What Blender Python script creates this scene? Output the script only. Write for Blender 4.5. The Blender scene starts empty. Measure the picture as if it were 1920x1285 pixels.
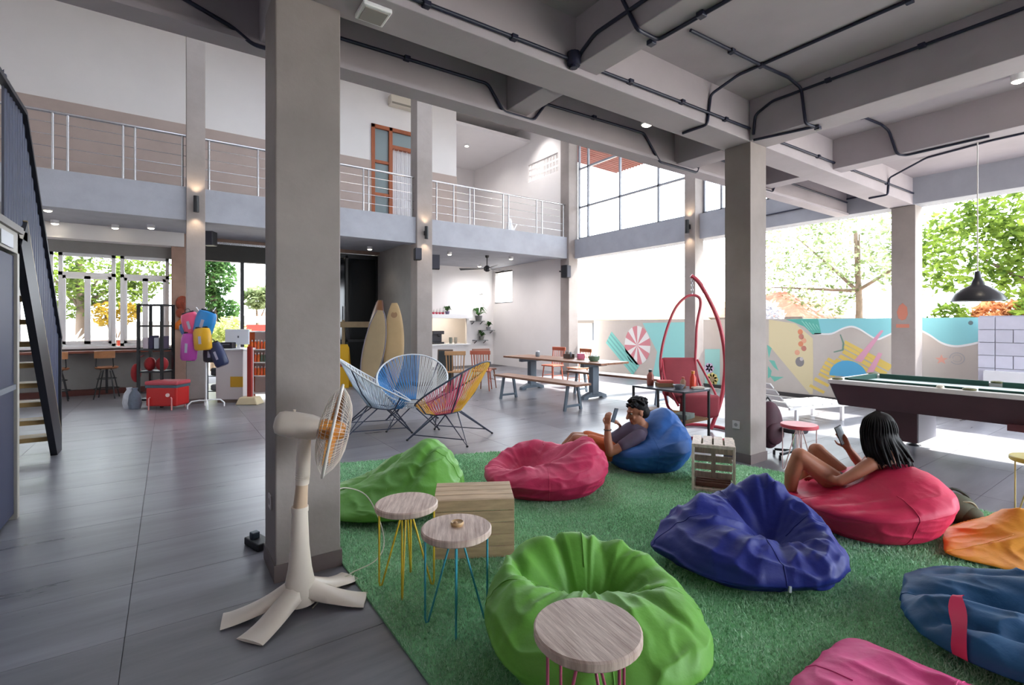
import bpy, bmesh, math, random
import numpy as np
from mathutils import Vector, Matrix, noise, Euler
random.seed(7)
PI = math.pi
R = math.radians
SC = bpy.context.scene
COL = SC.collection

# ---------------------------------------------------------------- camera, world, sun, exposure
YAW = R(34.85)
RZ = -YAW                       # rotation of things that stand square to the line of sight
cam_d = bpy.data.cameras.new('camera'); cam = bpy.data.objects.new('camera', cam_d); COL.objects.link(cam)
cam.location = (0, 0, 1.5); cam.rotation_euler = (R(90), 0, RZ)
cam_d.sensor_width = 36; cam_d.lens = 36*926/1920; cam_d.shift_y = -34.5/1920
cam_d.clip_start = 0.05; cam_d.clip_end = 300
SC.camera = cam

W = bpy.data.worlds.new('sky'); SC.world = W; W.use_nodes = True
bg = W.node_tree.nodes['Background']
bg.inputs[0].default_value = (0.84, 0.92, 1.0, 1); bg.inputs[1].default_value = 13.0

sun_d = bpy.data.lights.new('sun', 'SUN'); sun = bpy.data.objects.new('sun', sun_d); COL.objects.link(sun)
sun_d.energy = 22.0; sun_d.angle = R(2); sun_d.color = (1, .95, .86)
SUN_DIR = Vector((0.88, -0.14, 1.0)).normalized()
sun.rotation_euler = SUN_DIR.to_track_quat('Z', 'Y').to_euler()

vs = SC.view_settings
vs.view_transform = 'Standard'; vs.look = 'None'; vs.exposure = 0.0; vs.gamma = 1.0
try: vs.use_curve_mapping = False
except Exception: pass
SC.cycles.max_bounces = 10; SC.cycles.diffuse_bounces = 5; SC.cycles.glossy_bounces = 3
SC.cycles.transparent_max_bounces = 12; SC.cycles.sample_clamp_indirect = 8.0
SC.cycles.caustics_reflective = False; SC.cycles.caustics_refractive = False

# ---------------------------------------------------------------- materials
def lin(h):
    h = h.lstrip('#'); o = []
    for i in (0, 2, 4):
        c = int(h[i:i+2], 16)/255
        o.append(c/12.92 if c <= .04045 else ((c+.055)/1.055)**2.4)
    return (*o, 1)
MC = {}
def M(name, hx, rough=.6, metal=0., nz=0., ns=4., bump=0., bs=None, stretch=None, spec=.5, emit=0., rand=0., sheen=0., hx2=None, trans=0., coat=0.):
    """principled material; nz = amount of value mottling at scale ns, bump = relief height, rand = per-object value spread"""
    if name in MC: return MC[name]
    m = bpy.data.materials.new(name); m.use_nodes = True; MC[name] = m
    nt = m.node_tree; N = nt.nodes; L = nt.links
    b = N['Principled BSDF']
    c = lin(hx)
    b.inputs['Base Color'].default_value = c; b.inputs['Roughness'].default_value = rough
    b.inputs['Metallic'].default_value = metal; b.inputs['Specular IOR Level'].default_value = spec
    if sheen: b.inputs['Sheen Weight'].default_value = sheen; b.inputs['Sheen Roughness'].default_value = .5
    if coat: b.inputs['Coat Weight'].default_value = coat
    if emit: b.inputs['Emission Color'].default_value = c; b.inputs['Emission Strength'].default_value = emit
    if trans: b.inputs['Transmission Weight'].default_value = trans
    if nz or bump:
        tc = N.new('ShaderNodeTexCoord'); mp = N.new('ShaderNodeMapping'); L.new(tc.outputs['Object'], mp.inputs[0])
        if stretch: mp.inputs['Scale'].default_value = stretch
    if nz:
        n = N.new('ShaderNodeTexNoise'); n.inputs['Scale'].default_value = ns; n.inputs['Detail'].default_value = 6; n.inputs['Roughness'].default_value = .6
        L.new(mp.outputs[0], n.inputs['Vector'])
        r = N.new('ShaderNodeValToRGB'); L.new(n.outputs['Fac'], r.inputs[0])
        c2 = lin(hx2) if hx2 else tuple(x*(1-nz) for x in c[:3])+(1,)
        c3 = c if hx2 else tuple(min(1, x*(1+nz*.6)) for x in c[:3])+(1,)
        r.color_ramp.elements[0].position = .33; r.color_ramp.elements[0].color = c2
        r.color_ramp.elements[1].position = .68; r.color_ramp.elements[1].color = c3
        out = r.outputs[0]
    else: out = None
    if rand:
        oi = N.new('ShaderNodeObjectInfo'); mr = N.new('ShaderNodeMapRange'); L.new(oi.outputs['Random'], mr.inputs[0])
        mr.inputs['To Min'].default_value = 1-rand; mr.inputs['To Max'].default_value = 1+rand
        hs = N.new('ShaderNodeHueSaturation'); hs.inputs['Color'].default_value = c
        L.new(mr.outputs[0], hs.inputs['Value'])
        if out: L.new(out, hs.inputs['Color'])
        out = hs.outputs[0]
    if out: L.new(out, b.inputs['Base Color'])
    if bump:
        n2 = N.new('ShaderNodeTexNoise'); n2.inputs['Scale'].default_value = bs or ns*6; n2.inputs['Detail'].default_value = 4
        L.new(mp.outputs[0], n2.inputs['Vector'])
        bp = N.new('ShaderNodeBump'); bp.inputs['Strength'].default_value = .6; bp.inputs['Distance'].default_value = bump
        L.new(n2.outputs['Fac'], bp.inputs['Height']); L.new(bp.outputs[0], b.inputs['Normal'])
    return m
def glass_mat(name, tint='#ffffff', refl=.08, rough=.02):
    if name in MC: return MC[name]
    m = bpy.data.materials.new(name); m.use_nodes = True; MC[name] = m
    nt = m.node_tree; N = nt.nodes; L = nt.links; N.remove(N['Principled BSDF'])
    t = N.new('ShaderNodeBsdfTransparent'); t.inputs[0].default_value = lin(tint)
    g = N.new('ShaderNodeBsdfGlossy'); g.inputs['Roughness'].default_value = rough
    x = N.new('ShaderNodeMixShader'); x.inputs[0].default_value = refl
    L.new(t.outputs[0], x.inputs[1]); L.new(g.outputs[0], x.inputs[2]); L.new(x.outputs[0], N['Material Output'].inputs[0])
    return m
def leaf_mat(name, hx, hx2, tr=.5):
    if name in MC: return MC[name]
    m = bpy.data.materials.new(name); m.use_nodes = True; MC[name] = m
    nt = m.node_tree; N = nt.nodes; L = nt.links; N.remove(N['Principled BSDF'])
    tc = N.new('ShaderNodeTexCoord'); n = N.new('ShaderNodeTexNoise'); n.inputs['Scale'].default_value = 3.5; L.new(tc.outputs['Object'], n.inputs['Vector'])
    r = N.new('ShaderNodeValToRGB'); L.new(n.outputs['Fac'], r.inputs[0])
    r.color_ramp.elements[0].position = .35; r.color_ramp.elements[0].color = lin(hx); r.color_ramp.elements[1].position = .65; r.color_ramp.elements[1].color = lin(hx2)
    d = N.new('ShaderNodeBsdfDiffuse'); t = N.new('ShaderNodeBsdfTranslucent'); L.new(r.outputs[0], d.inputs[0]); L.new(r.outputs[0], t.inputs[0])
    x = N.new('ShaderNodeMixShader'); x.inputs[0].default_value = tr
    L.new(d.outputs[0], x.inputs[1]); L.new(t.outputs[0], x.inputs[2]); L.new(x.outputs[0], N['Material Output'].inputs[0])
    return m

# ---------------------------------------------------------------- mesh helpers
class MB:
    def __init__(s): s.v = []; s.f = []
    def add(s, vs, fs):
        o = len(s.v); s.v += [tuple(q) for q in vs]; s.f += [tuple(i+o for i in f) for f in fs]; return s
    def bx(s, x0, y0, z0, x1, y1, z1, mtx=None):
        vs = [(x, y, z) for z in (z0, z1) for y in (y0, y1) for x in (x0, x1)]
        if mtx: vs = [mtx @ Vector(q) for q in vs]
        return s.add(vs, [(0,2,3,1),(4,5,7,6),(0,1,5,4),(2,6,7,3),(0,4,6,2),(1,3,7,5)])
    def box(s, c, d, rot=None):
        mt = Matrix.Translation(c) @ (Euler(rot).to_matrix().to_4x4() if rot else Matrix())
        return s.bx(-d[0]/2, -d[1]/2, -d[2]/2, d[0]/2, d[1]/2, d[2]/2, mt)
    def bar(s, p, q, w, h=None, up=(0,0,1)):
        p, q = Vector(p), Vector(q); d = q-p; l = d.length; d.normalize(); h = h or w
        u = Vector(up)
        if abs(d.dot(u)) > .99: u = Vector((1,0,0))
        x = d.cross(u).normalized(); z = x.cross(d)
        vs = []
        for t in (p, q):
            for a, b in ((-1,-1),(1,-1),(1,1),(-1,1)): vs.append(t + x*a*w/2 + z*b*h/2)
        return s.add(vs, [(3,2,1,0),(4,5,6,7),(0,1,5,4),(1,2,6,5),(2,3,7,6),(3,0,4,7)])
    def tube(s, pts, r, n=8, closed=False):
        pts = [Vector(p) for p in pts]; k = len(pts)
        rs = r if isinstance(r, (list, tuple)) else [r]*k
        T = []
        for i in range(k):
            a = pts[(i-1) % k] if closed or i > 0 else pts[i]; b = pts[(i+1) % k] if closed or i < k-1 else pts[i]
            t = (b-a); T.append(t.normalized() if t.length > 1e-9 else Vector((0,0,1)))
        u = T[0].orthogonal().normalized(); vs = []
        for i in range(k):
            if i:
                ax = T[i-1].cross(T[i])
                if ax.length > 1e-7: u = Matrix.Rotation(T[i-1].angle(T[i]), 3, ax) @ u
            w = T[i].cross(u).normalized(); u = w.cross(T[i]).normalized()
            for j in range(n):
                a = 2*PI*j/n; vs.append(pts[i] + (u*math.cos(a)+w*math.sin(a))*rs[i])
        fs = []
        for i in range(k if closed else k-1):
            i2 = (i+1) % k
            for j in range(n): j2 = (j+1) % n; fs.append((i*n+j, i*n+j2, i2*n+j2, i2*n+j))
        if not closed: fs += [tuple(range(n-1, -1, -1)), tuple((k-1)*n+j for j in range(n))]
        return s.add(vs, fs)
    def lathe(s, prof, n=24, mtx=None, sx=1, sy=1, cap=True):
        vs = []; fs = []; k = len(prof)
        for r, z in prof:
            for j in range(n): a = 2*PI*j/n; vs.append((r*math.cos(a)*sx, r*math.sin(a)*sy, z))
        for i in range(k-1):
            for j in range(n): j2 = (j+1) % n; fs.append((i*n+j, i*n+j2, (i+1)*n+j2, (i+1)*n+j))
        if cap: fs += [tuple(range(n-1, -1, -1)), tuple((k-1)*n+j for j in range(n))]
        if mtx: vs = [mtx @ Vector(q) for q in vs]
        return s.add(vs, fs)
    def prism(s, pts, t, mtx=None):
        n = len(pts); vs = [(x, y, 0) for x, y in pts]+[(x, y, t) for x, y in pts]
        a = sum(pts[i][0]*pts[(i+1) % n][1]-pts[(i+1) % n][0]*pts[i][1] for i in range(n))
        fs = [tuple(range(n-1, -1, -1)), tuple(range(n, 2*n))]+[(i, (i+1) % n, n+(i+1) % n, n+i) for i in range(n)]
        if a < 0: fs = [f[::-1] for f in fs]
        if mtx: vs = [mtx @ Vector(q) for q in vs]
        return s.add(vs, fs)
    def ball(s, c, r, n=16, m=10, rot=None):
        if not isinstance(r, (list, tuple)): r = (r, r, r)
        mt = Matrix.Translation(c) @ (Euler(rot).to_matrix().to_4x4() if rot else Matrix())
        vs = [mt @ Vector((0, 0, -r[2]))]
        for i in range(1, m):
            p = -PI/2+PI*i/m
            for j in range(n): a = 2*PI*j/n; vs.append(mt @ Vector((r[0]*math.cos(p)*math.cos(a), r[1]*math.cos(p)*math.sin(a), r[2]*math.sin(p))))
        vs.append(mt @ Vector((0, 0, r[2]))); fs = [(0, 1+(j+1) % n, 1+j) for j in range(n)]
        for i in range(m-2):
            for j in range(n): j2 = (j+1) % n; a = 1+i*n; fs.append((a+j, a+j2, a+n+j2, a+n+j))
        t = len(vs)-1; a = 1+(m-2)*n
        fs += [(a+j, a+(j+1) % n, t) for j in range(n)]
        return s.add(vs, fs)
    def cap(s, p, q, r1, r2, n=14):
        """tapered capsule"""
        p, q = Vector(p), Vector(q); s.ball(p, r1, n, 8); s.ball(q, r2, n, 8)
        return s.tube([p, q], [r1, r2], n)
    def mesh(s, name, mat, smooth=0):
        me = bpy.data.meshes.new(name); me.from_pydata(s.v, [], s.f); me.update()
        if mat: me.materials.append(mat)
        if smooth:
            me.shade_smooth()
            if smooth < 180: me.set_sharp_from_angle(angle=R(smooth))
        return me
    def build(s, name, mat, parent=None, smooth=0, bevel=0, loc=None, rot=None, sub=0):
        o = bpy.data.objects.new(name, s.mesh(name, mat, smooth)); COL.objects.link(o)
        if parent: o.parent = parent
        if loc: o.location = loc
        if rot: o.rotation_euler = rot
        if bevel:
            b = o.modifiers.new('edge', 'BEVEL'); b.width = bevel; b.segments = 2; b.limit_method = 'ANGLE'
        if sub:
            q = o.modifiers.new('round', 'SUBSURF'); q.levels = sub; q.render_levels = sub
        return o
def tag(o, label=None, cat=None, group=None, kind=None):
    if label: o['label'] = label
    if cat: o['category'] = cat
    if group: o['group'] = group
    if kind: o['kind'] = kind
    return o
def thing(name, label, cat, loc=(0,0,0), rz=0, group=None):
    o = bpy.data.objects.new(name, None); COL.objects.link(o); o.empty_display_size = .1
    o.location = loc; o.rotation_euler = (0, 0, rz); return tag(o, label, cat, group)
def struct(mb, name, mat, parent=None, **k):
    o = mb.build(name, mat, parent, **k)
    if not parent: o['kind'] = 'structure'
    return o
def dup(root, loc=None, rz=None, label=None):
    def cp(o, par):
        c = o.copy(); COL.objects.link(c); c.parent = par
        for ch in o.children: cp(ch, c)
        return c
    r = cp(root, None)
    if loc: r.location = loc
    if rz is not None: r.rotation_euler = (0, 0, rz)
    if label: r['label'] = label
    return r
def arc(c, r, a0, a1, n, ax=(1,0,0), ay=(0,0,1)):
    c, ax, ay = Vector(c), Vector(ax), Vector(ay)
    return [c+ax*r*math.cos(a0+(a1-a0)*i/n)+ay*r*math.sin(a0+(a1-a0)*i/n) for i in range(n+1)]
def spline(pts, n=6):
    pts = [Vector(p) for p in pts]; P = [pts[0]*2-pts[1]]+pts+[pts[-1]*2-pts[-2]]; out = []
    for i in range(1, len(P)-2):
        for k in range(n):
            t = k/n; a, b, c, d = P[i-1], P[i], P[i+1], P[i+2]
            out.append(.5*((2*b)+(c-a)*t+(2*a-5*b+4*c-d)*t*t+(3*b-a-3*c+d)*t**3))
    return out+[pts[-1]]
def mirror_mesh(o, remesh=0, smooth_it=0):
    """apply modifiers of o into plain mesh data"""
    dg = bpy.context.evaluated_depsgraph_get(); me = bpy.data.meshes.new_from_object(o.evaluated_get(dg))
    o.modifiers.clear(); o.data = me; return o

# material palette
CONC = M('painted_concrete', '#a2a4ad', .75, nz=.10, ns=2.2, bump=.002, bs=40)
CONC_COL = M('column_concrete', '#978d89', .7, nz=.16, ns=1.6, bump=.003, bs=25)
CEIL = M('ceiling_concrete', '#b1a9ae', .8, nz=.10, ns=1.2, bump=.002, bs=30)
WHITE = M('white_plaster', '#ebe7e6', .8, nz=.03, ns=1.0)
GREYW = M('grey_plaster', '#8f8c8a', .8, nz=.12, ns=1.5)
DADO = M('beige_dado', '#b5a49c', .7, nz=.06, ns=2)
SKIRT = M('brown_skirting', '#6f6260', .5, nz=.1, ns=5)
WHITEP = M('white_paint', '#eeeef0', .4)
BLACK = M('black_metal', '#17181c', .45, spec=.5)
BLACKP = M('black_plastic', '#1a1a20', .5)
NAVY = M('navy_metal', '#2c3350', .45, nz=.15, ns=3)
STEEL = M('stainless_steel', '#c9c9cc', .25, metal=.9)
CHROME = M('chrome', '#d8dade', .15, metal=1)
CLEAR = glass_mat('window_glass')
CONDUIT = M('conduit_navy', '#20243a', .45)
LAMP_ON = M('lamp_glow', '#fff1d8', .5, emit=14)
ORANGEW = M('orange_wood', '#a65a35', .5, nz=.2, ns=6, stretch=(1,1,.2))
WOODM = M('warm_wood', '#9a6440', .5, nz=.25, ns=5, stretch=(1,6,6))
# ---------------------------------------------------------------- floor: grey porcelain tiles
def tile_material():
    m = bpy.data.materials.new('grey_porcelain'); m.use_nodes = True; nt = m.node_tree; N = nt.nodes; L = nt.links; b = N['Principled BSDF']
    g = N.new('ShaderNodeNewGeometry'); mp = N.new('ShaderNodeMapping'); mp.inputs['Scale'].default_value = (.45, 3.2, 1); L.new(g.outputs['Position'], mp.inputs[0])
    n = N.new('ShaderNodeTexNoise'); n.inputs['Scale'].default_value = 1.6; n.inputs['Detail'].default_value = 8; n.inputs['Roughness'].default_value = .62; L.new(mp.outputs[0], n.inputs['Vector'])
    r = N.new('ShaderNodeValToRGB'); L.new(n.outputs['Fac'], r.inputs[0])
    r.color_ramp.elements[0].position = .3; r.color_ramp.elements[0].color = lin('#68676d'); r.color_ramp.elements[1].position = .72; r.color_ramp.elements[1].color = lin('#8c8b92')
    oi = N.new('ShaderNodeObjectInfo'); mr = N.new('ShaderNodeMapRange'); mr.inputs['To Min'].default_value = .93; mr.inputs['To Max'].default_value = 1.07; L.new(oi.outputs['Random'], mr.inputs[0])
    hs = N.new('ShaderNodeHueSaturation'); L.new(r.outputs[0], hs.inputs['Color']); L.new(mr.outputs[0], hs.inputs['Value']); L.new(hs.outputs[0], b.inputs['Base Color'])
    rr = N.new('ShaderNodeMapRange'); rr.inputs['To Min'].default_value = .22; rr.inputs['To Max'].default_value = .38; L.new(n.outputs['Fac'], rr.inputs[0]); L.new(rr.outputs[0], b.inputs['Roughness'])
    b.inputs['Specular IOR Level'].default_value = .5
    return m
TILE = tile_material()
GROUT = M('grout', '#5f5d60', .9)
floor = struct(MB().bx(-3.4, -5.2, -.2, 10.4, 17.2, -.006), 'floor', GROUT)
tiles = []
TX, TY, gp = 1.2, .6, .0016
x = -.17-3*TX
while x < 10.3:
    y = -3.0
    while y < 14.6:
        x1, y1 = min(x+TX, 10.4), min(y+TY, 14.6)
        if x1-x > .1: tiles.append((max(x, -3.4), y, x1, y1))
        y += TY
    x += TX
def seen(t):
    cx, cy = (t[0]+t[2])/2, (t[1]+t[3])/2
    d = cx*math.sin(YAW)+cy*math.cos(YAW); a = cx*math.cos(YAW)-cy*math.sin(YAW)
    return d > .8 and abs(a)/d < 1.2 and not (1.2 < cx < 4.6 and -1 < cy < 4.2), d
tiles.sort(key=lambda t: (not seen(t)[0], seen(t)[1] if seen(t)[0] else 0))
tm = {}
for i, t in enumerate(tiles[:300]):
    w, h = round(t[2]-t[0]-2*gp, 4), round(t[3]-t[1]-2*gp, 4)
    if (w, h) not in tm: tm[(w, h)] = MB().bx(0, 0, -.02, w, h, 0).mesh('tile', TILE)
    o = bpy.data.objects.new('tile', tm[(w, h)]); COL.objects.link(o); o.parent = floor; o.location = (t[0]+gp, t[1]+gp, 0)
mb = MB()
for t in tiles[300:]: mb.bx(t[0]+gp, t[1]+gp, -.02, t[2]-gp, t[3]-gp, 0)
tag(mb.build('far_tiles', TILE, floor), kind='stuff')
PAVE = M('pale_paving', '#c4c0ba', .8, nz=.12, ns=1.2)
ground = struct(MB().bx(-60, -40, -.4, 90, 120, -.21), 'ground', M('outdoor_ground', '#b5ada2', .9, nz=.2, ns=.8))
struct(MB().bx(10.4, -5, -.2, 12.0, 12, -.02), 'paving', PAVE)

# ---------------------------------------------------------------- concrete frame
def column(x0, y0, x1, y1, z1, skirt=True):
    c = struct(MB().bx(x0, y0, 0, x1, y1, z1), 'column', CONC_COL, bevel=.008)
    if skirt:
        e = .008; MB().bx(x0-e, y0-e, 0, x1+e, y1+e, .10).build('skirting', SKIRT, c)
    return c
column(.51, 3.13, .88, 3.50, 3.47)
column(5.10, 2.87, 5.42, 3.17, 3.47)
col3 = column(10.0, 2.85, 10.33, 3.18, 3.47)
column(9.78, 6.80, 10.1, 7.08, 8.2)
for x0, x1 in ((.28, .58), (4.90, 5.30), (9.72, 10.08)): column(x0, 11.02, x1, 11.4, 8.2)
def beam(*a, mat=CONC, **k): return struct(MB().bx(*a), 'beam', mat, bevel=.006, **k)
beam(-3.3, 2.87, 3.45, 10.3, 3.20, 3.90, mat=CEIL)                      # main beam over the near columns
beam(-3.3, 3.82, 3.45, 9.95, 3.95, 4.6, mat=CEIL)                       # edge beam
struct(MB().bx(-3.3, 3.79, 3.435, 9.95, 3.98, 3.475), 'trim_edge', CEIL)
for x0, x1, z in ((.52, .86, 3.45), (5.08, 5.42, 3.45), (-1.9, -1.65, 3.52), (2.60, 2.83, 3.50), (7.05, 7.30, 3.50)):
    beam(x0, -5, z, x1, 2.87, 3.9, mat=CEIL); beam(x0, 3.2, z, x1, 3.82, 3.9, mat=CEIL)
beam(9.95, -5, 3.45, 10.33, 11.02, 4.02)                                 # long side beam
beam(9.98, 3.95, 6.9, 10.3, 11.02, 7.3)
struct(MB().bx(10.0, 3.9, 7.3, 10.25, 11.4, 8.2), 'wall_above', WHITE)
struct(MB().bx(-3.3, -5, 3.88, 10.3, 3.9, 4.15), 'ceiling', CEIL)
struct(MB().bx(-3.4, 3.9, 8.2, 10.4, 6.5, 8.4).bx(-3.4, 9.8, 8.2, 10.4, 17.3, 8.4).bx(-3.4, 6.5, 8.2, -.5, 9.8, 8.4).bx(9.2, 6.5, 8.2, 10.4, 9.8, 8.4), 'roof', WHITE)
def translucent(name, hx):
    m = bpy.data.materials.new(name); m.use_nodes = True; N = m.node_tree.nodes; N.remove(N['Principled BSDF']); t = N.new('ShaderNodeBsdfTranslucent'); t.inputs[0].default_value = lin(hx)
    m.node_tree.links.new(t.outputs[0], N['Material Output'].inputs[0]); return m
SKYL = translucent('added_skylight_sheet', '#7c8086')  # translucent roof sheets added to bring extra daylight into the atrium
skl = struct(MB().bx(-.5, 6.5, 8.15, 9.2, 6.56, 8.2).bx(-.5, 9.74, 8.15, 9.2, 9.8, 8.2), 'window_8', WHITEP)
for k in range(10): MB().add([(-.5+.97*k, 6.5, 8.4), (-.5+.97*k+.96, 6.5, 8.4), (-.5+.97*k+.96, 9.8, 8.4), (-.5+.97*k, 9.8, 8.4)], [(0,1,2,3)]).build('added_roof_sheet', SKYL, skl)
struct(MB().bx(-3.4, -5.2, 0, 4.5, -5.0, 4.0), 'wall_back', WHITE)
struct(MB().bx(-3.4, 3.83, 4.55, 10.3, 3.95, 8.2), 'wall_near', WHITE)
beam(-3.3, 11.1, 3.45, 9.95, 11.4, 4.08)                                 # front of the gallery
struct(MB().bx(-3.3, 11.4, 3.56, 9.95, 17.2, 4.06), 'floor_gallery', CONC)
# gallery walls
struct(MB().bx(-3.4, 13.3, 4.06, 4.56, 13.5, 8.2).bx(6.02, 13.3, 4.06, 7.2, 13.5, 8.2).bx(4.56, 13.3, 7.0, 6.02, 13.5, 8.2).bx(7.08, 13.5, 4.06, 7.2, 17.1, 8.2), 'wall_gallery', WHITE)
struct(MB().bx(-3.35, 13.27, 4.06, 4.56, 13.3, 5.98).bx(6.02, 13.27, 4.06, 7.2, 13.3, 5.98), 'trim_dado', DADO)
struct(MB().bx(7.1, 17.0, 0, 10.3, 17.2, 8.2), 'wall_far', WHITE)
struct(MB().bx(7.2, 13.3, 7.6, 10, 17, 7.7), 'ceiling_gallery', WHITE)
# right wall with the breeze-block opening and the louvre opening
by0, by1, bz0, bz1 = 11.85, 13.4, 6.28, 6.88
ly0, ly1, lz0, lz1 = 14.35, 15.45, 2.3, 3.4
w = MB()
for y0, y1, z0, z1 in ((11.4, by0, 0, 8.2), (by1, 17.0, 3.5, 8.2), (by0, by1, 0, bz0), (by0, by1, bz1, 8.2), (by1, ly0, 0, 3.5), (ly1, 17, 0, 3.5), (ly0, ly1, 0, lz0), (ly0, ly1, lz1, 3.5)):
    w.bx(10.0, y0, z0, 10.2, y1, z1)
struct(w, 'wall_right', WHITE)
bw = struct(MB().bx(10.02, by0, bz0, 10.18, by1, bz0+.02), 'window_5', WHITE)
bm = MB()
for (a, b, c, d) in ((0,0,.155,.03),(0,.17,.155,.2),(0,.03,.025,.17),(.13,.03,.155,.17)): bm.bx(0, a, b, .14, c, d)
bm.bx(0, .07, .03, .14, .085, .17)
bme = bm.mesh('block', WHITE)
for i in range(10):
    for k in range(3):
        o = bpy.data.objects.new('block', bme); COL.objects.link(o); o.parent = bw; o.location = (10.03, by0+i*.155, bz0+k*.2)
lw = struct(MB().bx(10.0, ly0-.03, lz0-.03, 10.1, ly1+.03, lz0).bx(10.0, ly0-.03, lz1, 10.1, ly1+.03, lz1+.03), 'window_6', WHITEP)
lme = MB().box((0, (ly1-ly0)/2, 0), (.12, ly1-ly0, .012), (0, R(35), 0)).mesh('slat', glass_mat('louvre_glass', '#f4f6f8', .25, .2))
for k in range(8):
    o = bpy.data.objects.new('slat', lme); COL.objects.link(o); o.parent = lw; o.location = (10.06, ly0, lz0+.07+k*.137)
struct(MB().bx(-3.4, -5, 0, -3.3, 17.2, 8.2), 'wall_left', WHITE)
# the bar room
struct(MB().bx(4.98, 11.4, 0, 5.12, 14.2, 3.72), 'wall_side', GREYW)
bwl = MB()
for x0, x1, z0, z1 in ((5.12, 7.0, 0, 3.72), (8.87, 10, 0, 3.72), (7.0, 8.87, 0, .8), (7.0, 8.87, 1.70, 3.72)): bwl.bx(x0, 15.6, z0, x1, 15.72, z1)
struct(bwl, 'wall_bar', WHITE)
struct(MB().bx(5.0, 14.2, 0, 5.12, 17.0, 3.72), 'wall_kitchen', WHITE)
struct(MB().bx(5.1, 17.0, 0, 7.1, 17.15, 3.72), 'wall_kitchen_back', M('tan_wall', '#c2a787', .8))
struct(MB().bx(6.95, 15.45, .76, 8.95, 15.74, .80).bx(6.95, 15.3, 1.70, 8.95, 15.62, 1.84), 'trim_hatch', WHITEP)

# ---------------------------------------------------------------- street front: windows, counter wall, doorway
fy = 13.75
struct(MB().bx(-3.3, fy, 0, .06, fy+.15, 1.0).bx(-3.3, fy, 3.0, .06, fy+.15, 3.72), 'wall_front', GREYW)
struct(MB().bx(-3.3, fy-.35, 3.25, .3, fy, 3.72), 'trim_soffit', WHITE)
struct(MB().bx(.06, fy-.25, 0, .42, fy+.15, 3.72), 'wall_pier', M('terracotta_plaster', '#a98a7c', .8, nz=.15, ns=3))
struct(MB().bx(-3.3, fy-.12, 0, .06, fy-.0, .12), 'baseboard_front', M('red_skirting', '#5a2f29', .5))
xs = [(-3.0, -1.95), (-1.87, -.94), (-.86, .02)]
for k, (x0, x1) in enumerate(xs):
    f = MB()
    f.bx(x0, fy+.02, 1.0, x0+.07, fy+.10, 3.0).bx(x1-.07, fy+.02, 1.0, x1, fy+.10, 3.0).bx(x0, fy+.02, 1.0, x1, fy+.10, 1.08).bx(x0, fy+.02, 2.93, x1, fy+.10, 3.0).bx(x0, fy+.02, 2.52, x1, fy+.10, 2.60)
    wn = struct(f, 'window_%d' % (k+1), WHITEP, bevel=.004)
    xm = (x0+x1)/2
    for a, b in ((x0+.07, xm), (xm, x1-.07)):
        s = MB(); s.bx(a, fy, 1.08, a+.05, fy+.05, 2.52).bx(b-.05, fy, 1.08, b, fy+.05, 2.52).bx(a, fy, 1.08, b, fy+.05, 1.14).bx(a, fy, 2.46, b, fy+.05, 2.52)
        q = s.build('casement', WHITEP, wn); MB().bx(a+.05, fy+.02, 1.14, b-.05, fy+.026, 2.46).build('pane', CLEAR, q)
        MB().bx((a+b)/2-.015, fy-.02, 1.5, (a+b)/2+.015, fy, 1.6).build('handle', STEEL, q) if k == 9 else None
    MB().bx(x0+.07, fy+.05, 2.6, x1-.07, fy+.056, 2.93).build('pane', CLEAR, wn)
struct(MB().bx(-3.3, fy-.1, .98, .06, fy+.16, 1.02), 'sill', WHITEP)
bt = MB().bx(-3.2, fy-.5, .90, .04, fy, .945).build('window_bar', M('red_brown_wood', '#7c4433', .45, nz=.2, ns=4, stretch=(.3, 3, 3)), bevel=.005)
tag(bt, 'long red-brown wooden bar top under the street windows', 'counter')
# doorway with dark fascia and posts
d = struct(MB().bx(.42, fy, 3.02, 3.3, fy+.2, 3.42), 'door_1', M('dark_fascia', '#2b2926', .6, nz=.2, ns=4))
MB().bx(1.46, fy+.02, 0, 1.54, fy+.12, 3.02).build('door_post', BLACK, d)
MB().bx(3.25, fy, 0, 3.33, fy+.14, 3.42).build('door_post', BLACK, d)
MB().bx(.42, fy+.04, 3.42, 3.3, fy+.14, 3.48).build('door_rail', STEEL, d)
struct(MB().bx(.42, fy+.05, 3.48, 5.0, fy+.2, 3.72), 'wall_lintel', M('brown_lintel', '#8d7468', .8, nz=.15, ns=3))
# dark glass front beside the surfboards
dg = struct(MB().bx(3.33, fy+.2, 0, 3.40, fy+.3, 3.42).bx(4.06, fy+.2, 0, 4.13, fy+.3, 3.42).bx(4.93, fy+.2, 0, 4.99, fy+.3, 3.42).bx(3.33, fy+.2, 3.35, 4.99, fy+.3, 3.47).bx(3.33, fy+.2, 1.0, 4.99, fy+.3, 1.07), 'door_2', BLACK)
DG = M('dark_glass', '#141a1e', .08, spec=.6)
MB().bx(3.40, fy+.24, 0, 4.06, fy+.26, 3.35).build('pane', DG, dg); MB().bx(4.13, fy+.24, 0, 4.93, fy+.26, 3.35).build('pane', DG, dg)
MB().tube([(4.02, fy+.15, 1.0), (4.02, fy+.15, 2.0)], .015).build('pull_handle', STEEL, dg)
st_ = MB()
for (cx, w_, z0, z1) in ((3.72, .13, 2.25, 2.34), (3.72, .17, 2.1, 2.22), (3.72, .10, 1.95, 2.07), (3.72, .2, 1.78, 1.9)): st_.bx(cx-w_, fy+.232, z0, cx+w_, fy+.239, z1)
st_.build('sticker', M('grey_sticker', '#8c9294', .6), dg)

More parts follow.
